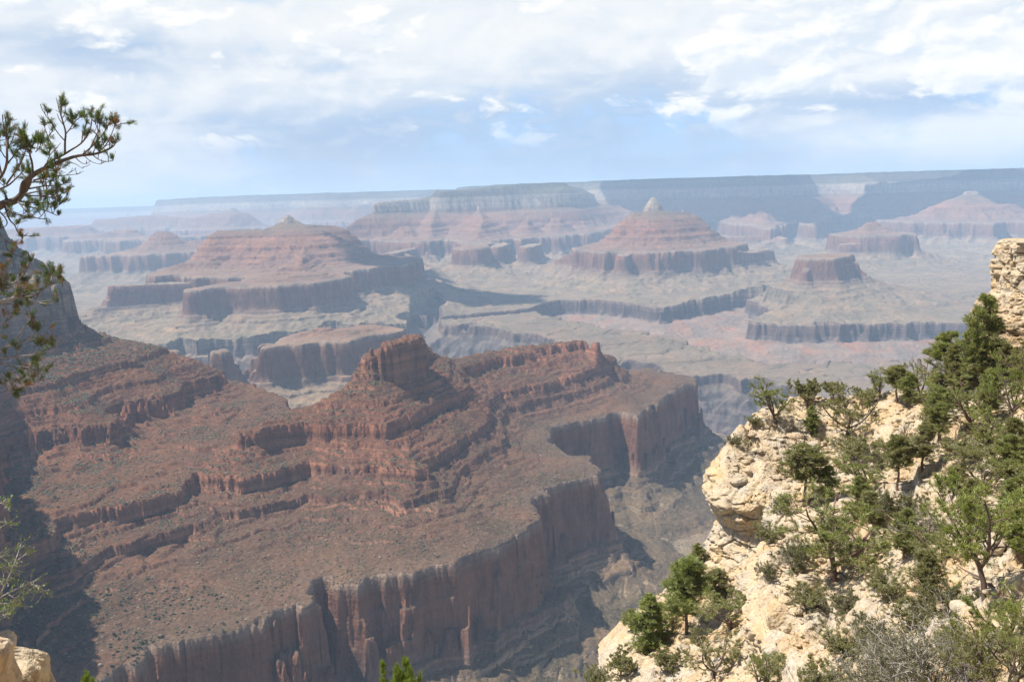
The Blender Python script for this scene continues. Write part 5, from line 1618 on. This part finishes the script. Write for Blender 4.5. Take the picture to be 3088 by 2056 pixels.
# ------------------------------------------------------------------ the old pinyon leaning in from the left
def near_pinyon():
    rs = np.random.RandomState(3)
    def A(x, y, d=6.6): return at_y(x / 3.267, 280 + y / 3.267, d, 3088.0)
    def B(x, y, d=6.0): return at_y(x / 3.267, 760 + y / 3.267, d, 3088.0)
    boughs = [
     # upper bough: (points, base radius, tip radius, twigginess, dead fraction)
     ('A', [(-420, 1500), (-250, 1290), (0, 1095), (150, 1065), (215, 1000), (280, 900), (300, 830)], .052, .020, 8, .25),
     ('A', [(215, 1000), (230, 880), (330, 800), (430, 745), (540, 700), (650, 650), (780, 612), (930, 605), (1060, 560), (1120, 520)], .030, .006, 13, .25),
     ('A', [(430, 745), (470, 680), (560, 640), (640, 600), (700, 560), (800, 500), (870, 410), (900, 320), (905, 250)], .013, .004, 9, .15),
     ('A', [(640, 600), (640, 480), (650, 390), (625, 300), (600, 220), (590, 130)], .011, .004, 9, .12),
     ('A', [(640, 470), (590, 420), (540, 350), (490, 270), (465, 215)], .006, .003, 5, .1),
     ('A', [(540, 640), (540, 540), (490, 470), (450, 370), (440, 340)], .006, .003, 5, .1),
     ('A', [(650, 400), (700, 340), (730, 280), (790, 240)], .006, .003, 7, .1),
     ('A', [(800, 500), (820, 400), (850, 300), (860, 250)], .006, .003, 5, .1),
     ('A', [(820, 600), (890, 540), (960, 470), (1020, 400), (1080, 290)], .009, .003, 8, .35),
     ('A', [(890, 540), (940, 430), (980, 350), (985, 280)], .006, .003, 6, .3),
     ('A', [(960, 590), (1040, 520), (1090, 430), (1130, 320)], .007, .003, 9, .45),
     ('A', [(920, 615), (970, 655), (1040, 680), (1110, 665)], .006, .003, 5, .3),
     ('A', [(740, 630), (800, 690), (850, 700)], .005, .002, 2, 1),
     ('A', [(830, 620), (900, 680), (985, 700)], .004, .002, 1, 1),
     ('A', [(690, 680), (750, 700), (810, 740)], .004, .002, 1, 1),
     ('A', [(330, 860), (480, 818), (600, 815), (735, 800)], .009, .003, 3, .6),
     ('A', [(290, 940), (450, 912), (560, 910), (620, 900)], .010, .003, 5, .5),
     ('A', [(320, 800), (320, 690), (290, 600), (300, 540), (350, 470)], .012, .004, 10, .2),
     ('A', [(300, 600), (260, 560), (245, 530)], .006, .003, 6, .2),
     ('A', [(350, 580), (380, 550), (415, 520)], .005, .003, 5, .2),
     ('A', [(440, 740), (480, 640), (490, 610)], .006, .003, 6, .3),
     ('A', [(-150, 1000), (20, 820), (70, 700), (70, 560), (60, 420), (60, 340)], .016, .005, 14, .2),
     ('A', [(70, 560), (120, 470), (150, 370)], .006, .003, 6, .25),
     ('A', [(70, 700), (150, 600), (180, 560), (240, 480)], .008, .003, 8, .3),
     ('A', [(20, 820), (-20, 650), (-30, 520), (10, 400)], .010, .004, 10, .2),
     ('A', [(60, 900), (160, 760), (230, 640), (250, 560)], .010, .004, 10, .3),
     ('A', [(-100, 960), (60, 930), (160, 840), (230, 770)], .012, .004, 10, .3),
     ('A', [(430, 750), (520, 770), (575, 760)], .007, .003, 7, .3),
     ('A', [(300, 880), (400, 870), (480, 880), (560, 850)], .009, .003, 9, .3),
     ('A', [(230, 1000), (350, 970), (480, 960), (550, 950)], .010, .003, 10, .3),
     ('A', [(260, 1010), (400, 1010), (520, 1030), (600, 1000)], .010, .003, 9, .2),
     ('A', [(170, 1060), (300, 1080), (450, 1080), (590, 1100)], .012, .003, 11, .3),
     ('A', [(200, 1090), (320, 1130), (440, 1150), (560, 1205)], .009, .003, 8, .3),
     ('A', [(180, 1070), (260, 1170), (340, 1230), (440, 1240)], .009, .003, 7, .35),
     ('A', [(60, 1110), (110, 1180), (190, 1200), (250, 1220)], .009, .003, 8, .4),
     ('A', [(50, 1120), (90, 1250), (150, 1300), (170, 1370), (230, 1430)], .010, .003, 8, .5),
     ('A', [(-40, 1130), (50, 1220), (80, 1290), (20, 1330)], .009, .003, 8, .3),
     ('A', [(-60, 1300), (10, 1400), (50, 1450), (75, 1550)], .009, .003, 5, .4),
     # lower bough
     ('B', [(-500, 900), (-260, 640), (-100, 560), (0, 485), (120, 455), (230, 430)], .040, .010, 8, .5),
     ('B', [(200, 440), (330, 430), (430, 360), (500, 300), (510, 240)], .010, .003, 9, .7),
     ('B', [(230, 430), (300, 380), (400, 360), (480, 330), (560, 275)], .008, .003, 8, .55),
     ('B', [(250, 450), (350, 480), (440, 510), (520, 500)], .007, .003, 6, .9),
     ('B', [(60, 350), (170, 280), (240, 200), (292, 105)], .010, .003, 3, .9),
     ('B', [(-60, 480), (30, 380), (60, 300), (40, 170)], .010, .003, 12, .35),
     ('B', [(30, 400), (90, 240), (120, 130), (130, 60)], .007, .002, 5, .8),
     ('B', [(60, 380), (140, 320), (200, 290)], .007, .003, 9, .3),
     ('B', [(0, 500), (100, 510), (170, 500), (220, 530)], .008, .003, 9, .5),
     ('B', [(-200, 980), (0, 960), (120, 912), (260, 860), (330, 840), (430, 880)], .016, .004, 8, .8),
     ('B', [(120, 912), (200, 800), (260, 700), (295, 660)], .008, .003, 4, .9),
     ('B', [(250, 860), (330, 800), (400, 745)], .007, .003, 6, .9),
     ('B', [(-60, 740), (60, 680), (150, 620)], .009, .003, 9, .8),
     ('B', [(-160, 1050), (0, 1040), (200, 1020), (330, 1010), (420, 980), (540, 935)], .012, .004, 11, .12),
     ('B', [(-120, 1060), (60, 1090), (160, 1140), (230, 1205), (300, 1220)], .011, .004, 9, .2),
     ('B', [(160, 1120), (280, 1130), (360, 1160), (440, 1180)], .008, .003, 9, .15),
     ('B', [(60, 1240), (140, 1270), (230, 1300), (335, 1300)], .008, .003, 8, .2),
     ('B', [(-80, 1150), (20, 1260), (60, 1340), (110, 1370)], .009, .003, 8, .2),
    ]
    segsU, segsL, tp, td, dead = [], [], [], [], []
    for side, pts, r0, r1, tw, dd in boughs:
        fn = A if side == 'A' else B
        base = 6.6 if side == 'A' else 6.0
        n = len(pts)
        dz = rs.normal() * 0.22
        P = np.array([fn(x, y, base + dz * min(1, i / 2.0) + 0.04 * rs.normal()) for i, (x, y) in enumerate(pts)])
        P = chaikin(P, 2)
        R = np.linspace(r0, r1, len(P)) * 0.8
        segs = segsU if side == 'A' else segsL
        segs.append((P, R))
        T = np.gradient(P, axis=0); T /= np.linalg.norm(T, axis=1, keepdims=True)
        for k in range(max(1, int(tw * 0.75))):
            t = 1.0 if k == 0 else rs.uniform(0.30, 1.0)
            i = int(t * (len(P) - 1))
            isdead = rs.rand() < dd * 0.5
            d = T[i] * 0.7 + rs.normal(size=3) * 0.55 + np.array([0, 0, 0.45]); d /= np.linalg.norm(d)
            ln = (0.03 if k == 0 else rs.uniform(0.05, 0.15))
            q = [P[i]]
            for m in range(5):
                d = d + rs.normal(size=3) * 0.2 + np.array([0, 0, 0.14]); d /= np.linalg.norm(d)
                q.append(q[-1] + d * ln / 5)
            q = np.array(q)
            segs.append((q, np.linspace(max(0.0032, r1 * 0.9), 0.0022, 6)))
            # side twiglets
            for m in range(rs.randint(1, 4)):
                j = rs.randint(1, 5)
                d2 = d + rs.normal(size=3) * 0.7 + np.array([0, 0, 0.3]); d2 /= np.linalg.norm(d2)
                l2 = rs.uniform(0.03, 0.07)
                q2 = np.array([q[j], q[j] + d2 * l2 * .5, q[j] + d2 * l2 + np.array([0, 0, .01])])
                segs.append((q2, np.array([.0026, .0022, .0018])))
                if rs.rand() < 0.5 and dd < 1:
                    for w in (0.5, 0.75, 1.0):
                        tp.append(q2[0] * (1 - w) + q2[2] * w); td.append(d2); dead.append(rs.rand() < dd * 0.45)
            if dd < 1 and rs.rand() < 0.58:
                for w in np.linspace(0.62, 1.0, 5):
                    jj = w * 5; a = int(min(jj, 4)); f = jj - a
                    tp.append(q[a] * (1 - f) + q[a + 1] * f); td.append(d); dead.append(isdead)
    tp = np.array(tp); td = np.array(td); dead = np.array(dead)
    # the trunk stands on the ledge just outside the view
    root = np.array([-5.9, 5.6, 0]); root[2] = float(ledge_z(root[:1], root[1:2])[0]) - 0.1
    e = bpy.data.objects.new('pinyon_pine', None); COL.objects.link(e); e.location = root
    tag(e, 'old pinyon leaning into view from the left edge, with gnarled boughs and browning needles', 'pine tree')
    jl = B(-500, 900, 6.0); ju = A(-420, 1500, 6.6)
    tr = chaikin(np.array([root, root * .7 + jl * .3 + [-.1, .05, 0], root * .3 + jl * .7 + [.06, 0, 0], jl, jl * .5 + ju * .5 + [-.08, 0, 0], ju, ju + [-.15, .1, .7], ju + [-.25, .0, 1.3]]), 2)
    # the rest of the crown, outside the photograph on the left
    gw = Grow(77)
    for q in range(16):
        t = tr[int(len(tr) * (0.45 + 0.54 * (q + .5) / 16))]
        a = gw.rs.uniform(1.9, 4.4)
        gw.limb(t, (math.cos(a), math.sin(a), gw.rs.uniform(.2, .8)), gw.rs.uniform(.7, 1.5), .030, 0, 2, .22, .08, 6, .85, .25, .5, 8, 2, .0028)
    segsO = gw.segs
    o_p, o_d = gw.tips()
    keep = (o_p[:, 0] < -.66 * o_p[:, 1])
    tp = np.vstack([tp, o_p[keep]]); td = np.vstack([td, o_d[keep]]); dead = np.concatenate([dead, gw.rs.rand(keep.sum()) < .12])
    for nm, sg in (('trunk', [(tr, np.linspace(.19, .02, len(tr)))]), ('far_bough', segsO), ('upper_bough', segsU), ('lower_bough', segsL)):
        V, F = tubes(sg, 7 if nm == 'trunk' else 6)
        o = mesh_from(nm, V - root, F, {}, BARK if nm != 'lower_bough' else GREYTW, True); o.parent = e
    for nm, sel, mt in (('needles', ~dead, PINYON_NEAR), ('dead_needles', dead, DEADN)):
        V, F = blades(rs, tp[sel] + rs.normal(size=(sel.sum(), 3)) * .004, td[sel], 26, 0.027, 0.0022, 0.6, 0.15)
        o = mesh_from(nm, V - root, F, {}, mt, False); o.parent = e
        if nm == 'dead_needles': o['label'] = 'browned dead needles'


PINYON_NEAR = leaf_material('near_pinyon_needles', (.045, .065, .020), (.075, .105, .030), (.13, .16, .05))
GREYTW = bark_material('weathered_twigs', (.10, .085, .075), (.26, .23, .21))
near_pinyon()


def leafy_bush():
    rs = np.random.RandomState(8)
    def f(x, y, d=5.2): return at_y(x / 2.631, 1460 + y / 2.631, d, 3088.0)
    root = np.array([-4.3, 5.0, 0.0]); root[2] = float(ledge_z(root[:1], root[1:2])[0]) - 0.05
    e = bpy.data.objects.new('leafy_shrub', None); COL.objects.link(e); e.location = root
    tag(e, 'thin-stemmed shrub with small light green leaves at the left edge', 'shrub')
    segs, tp, td = [], [], []
    for pts, r, tw in (([(-420, 1500), (-160, 1150), (40, 800), (75, 720), (120, 610), (170, 460)], .008, 9), ([(-300, 1200), (-100, 950), (60, 860), (160, 812), (230, 780), (285, 760)], .006, 8),
                       ([(230, 780), (300, 800), (360, 845)], .004, 9), ([(60, 860), (110, 900), (160, 960)], .004, 9), ([(-100, 950), (0, 940), (60, 940), (150, 930)], .005, 9), ([(-200, 1100), (-60, 1010), (20, 1030), (50, 1045)], .004, 7),
                       ([(120, 610), (190, 560), (215, 550)], .003, 5), ([(-120, 560), (-40, 570), (20, 570)], .004, 6), ([(-160, 300), (-60, 290), (30, 296), (75, 310)], .004, 6), ([(-160, 120), (-40, 140), (30, 150)], .004, 6),
                       ([(75, 720), (60, 680), (70, 640)], .003, 6), ([(40, 800), (20, 720), (55, 660)], .003, 4)):
        P = chaikin(np.array([f(x, y, 5.2 + .05 * rs.normal()) for x, y in pts]), 2)
        segs.append((P, np.linspace(r, .0018, len(P))))
        T = np.gradient(P, axis=0); T /= np.linalg.norm(T, axis=1, keepdims=True)
        for k in range(tw * 2):
            i = int(rs.uniform(0.35, 1) * (len(P) - 1))
            d = T[i] * .5 + rs.normal(size=3) * .7; d /= np.linalg.norm(d)
            q = np.array([P[i], P[i] + d * .03, P[i] + d * rs.uniform(.04, .09)])
            segs.append((q, np.array([.002, .0016, .0012])))
            for w in (.5, 1.0):
                tp.append(q[0] * (1 - w) + q[2] * w); td.append(d)
    # the stems rise together from the ledge
    st = f(-420, 1500)
    for mid, end, r0, r1 in (((root + st) / 2 + [.1, 0, 0], st, .014, .009), ((root + f(-160, 300)) / 2 + [-.2, 0, 0], f(-160, 300), .012, .006)):
        c = chaikin(np.array([root, mid, end]), 2)
        segs.append((c, np.linspace(r0, r1, len(c))))
    segs.append((np.array([f(-160, 300), (f(-160, 300) + f(-160, 120)) / 2, f(-160, 120)]), np.array([.006, .005, .004])))
    V, F = tubes(segs, 5)
    mesh_from('stems', V - root, F, {}, GREYB, True).parent = e
    V, F = blades(rs, np.array(tp), np.array(td), 3, .017, .008, 1.0, .15)
    mesh_from('leaves', V - root, F, {}, BROAD, False).parent = e


leafy_bush()


def tip_bush(name, cx, top, w, Y, label, mat, seed):
    """crown of a young tree growing from the ledge below, only its tip in view"""
    q = at_y(cx, top, Y)
    h = 1.15
    tm, cm, wr = finish(gen_shrub(seed, 0.8, 30, (0.075, 0.010), 16, 2, 3, 6, 0.12), name, mat, BARK)
    e = bpy.data.objects.new(name, None); COL.objects.link(e)
    gz = q[2] - h
    e.location = (q[0], Y, gz); kx = w * Y / (FPX * 2355 / 1024) / wr * 0.95
    e.scale = (kx, kx, h)
    for nm, me in (('limbs', tm), ('crown', cm)):
        o = bpy.data.objects.new(nm, me); COL.objects.link(o); o.parent = e
    g = float(ledge_z(q[:1], np.array([Y]))[0])
    V, F = tubes([(np.array([[0.05, 0, (g - gz - .1) / h], [0.1, .05, (g - gz) / h * .5], [0, 0, 0.05]]), np.array([.09, .07, .03]))], 7)
    o = mesh_from('trunk', V, F, {}, BARK, True); o.parent = e
    tag(e, label, 'pine tree')


YG = leaf_material('fresh_pine_needles', (.10, .14, .02), (.17, .22, .03), (.26, .30, .06), 0.45)
tip_bush('young_pine', 925, 1528, 85, 12.0, 'fresh yellow-green pine tip at the lower edge, left of centre', YG, 61)
tip_bush('young_pine', 188, 1553, 60, 11.0, 'green pine tip peeking in at the bottom, right of the rounded boulder', YG, 62)


# ------------------------------------------------------------------ stones and grass on the pale slope
def slope_litter():
    rs = np.random.RandomState(12)
    def grounded(n, box):
        X = rs.uniform(box[0], box[1], n); Y = rs.uniform(box[2], box[3], n)
        ok = (X / Y < .72) & (X / Y > .17)
        X, Y = X[ok], Y[ok]
        sd = poly_sdf(X, Y, RIMPOLY)
        z = np.where(sd < 0, fore_up(X, Y), fore_low(X, Y))
        k = (np.abs(sd) > 0.8) & (np.abs(sd) < 40) & ((sd < 0) | (sd < 16))
        return X[k], Y[k], z[k]
    X, Y, z = grounded(26000, (8, 66, 22, 98))
    dens = fbm(X, Y, 7, 2, 151)
    k = rs.rand(len(X)) < np.clip(0.55 + dens, 0.1, 1)
    X, Y, z = X[k], Y[k], z[k]
    size = 0.06 + 0.13 * rs.rand(len(X)) ** 2 + 0.30 * rs.rand(len(X)) ** 9 + 0.6 * rs.rand(len(X)) ** 60
    forms = []
    for i in range(6):
        bm = bmesh.new(); bmesh.ops.create_icosphere(bm, subdivisions=2, radius=1.0)
        r = np.random.RandomState(300 + i)
        pl = [(Vector(r.normal(size=3)).normalized(), r.uniform(.55, .9)) for _ in range(9)]
        for v in bm.verts:
            c = v.co.copy()
            for nrm, dd in pl:
                e = c.dot(nrm) - dd
                if e > 0: c -= nrm * e
            v.co = c
        bm.verts.index_update()
        forms.append((np.array([v.co for v in bm.verts]), np.array([[q.index for q in f.verts] for f in bm.faces]))); bm.free()
    order = np.argsort(-size / Y)
    big, rest = order[:40], order[40:]
    V, F = [], []; n0 = 0
    for q in range(6):
        ii = rest[q::6]; v, f = forms[q]
        a = rs.rand(len(ii)) * 6.28; ca, sa = np.cos(a), np.sin(a); sc = size[ii]
        vx = v[None, :, 0] * ca[:, None] - v[None, :, 1] * sa[:, None]; vy = v[None, :, 0] * sa[:, None] + v[None, :, 1] * ca[:, None]
        P = np.stack([X[ii][:, None] + vx * sc[:, None] * 1.3, Y[ii][:, None] + vy * sc[:, None], z[ii][:, None] + (v[None, :, 2] * .7 + .3) * sc[:, None]], -1)
        V.append(P.reshape(-1, 3)); F.append((f[None] + (n0 + np.arange(len(ii)) * len(v))[:, None, None]).reshape(-1, 3)); n0 += P.shape[0] * P.shape[1]
    tag(mesh_from('scattered_rubble', np.vstack(V), np.vstack(F), {}, LIME, False), 'loose pale limestone rubble lying over the hillside with the pines', 'rubble', kind='stuff')
    mes = []
    for v, f in forms:
        t = mesh_from('limestone_boulder', v * np.array([1.3, 1, .75]), f, {}, LIME, False); mes.append(t.data); bpy.data.objects.remove(t)
    for j, i in enumerate(big):
        o = bpy.data.objects.new('limestone_boulder', mes[j % 6]); COL.objects.link(o)
        o.location = (X[i], Y[i], z[i] + .25 * size[i]); o.scale = (size[i] * 1.2,) * 3; o.rotation_euler = (0, 0, j * 2.1)
        tag(o, 'loose pale boulder lying on the limestone hillside among the pines', 'boulder', 'boulders on the pale hillside')
    # dry grass and tiny forbs
    X, Y, z = grounded(5200, (8, 66, 20, 98))
    k = rs.rand(len(X)) < np.clip(0.35 + 1.2 * fbm(X, Y, 9, 2, 155), 0, 1)
    X, Y, z = X[k], Y[k], z[k]
    P = np.stack([X, Y, z], -1)
    V, F = blades(rs, P, np.tile([0, 0, 1.0], (len(P), 1)), 16, .26, .035, 0.9, .3)
    tag(mesh_from('dry_grass', V, F, {}, GRASS, False), 'tufts of dry grass between the stones of the pale hillside', 'grass', kind='stuff')


GRASS = leaf_material('dry_grass_blades', (.12, .11, .045), (.22, .19, .085), (.34, .28, .14), 0.3)
slope_litter()
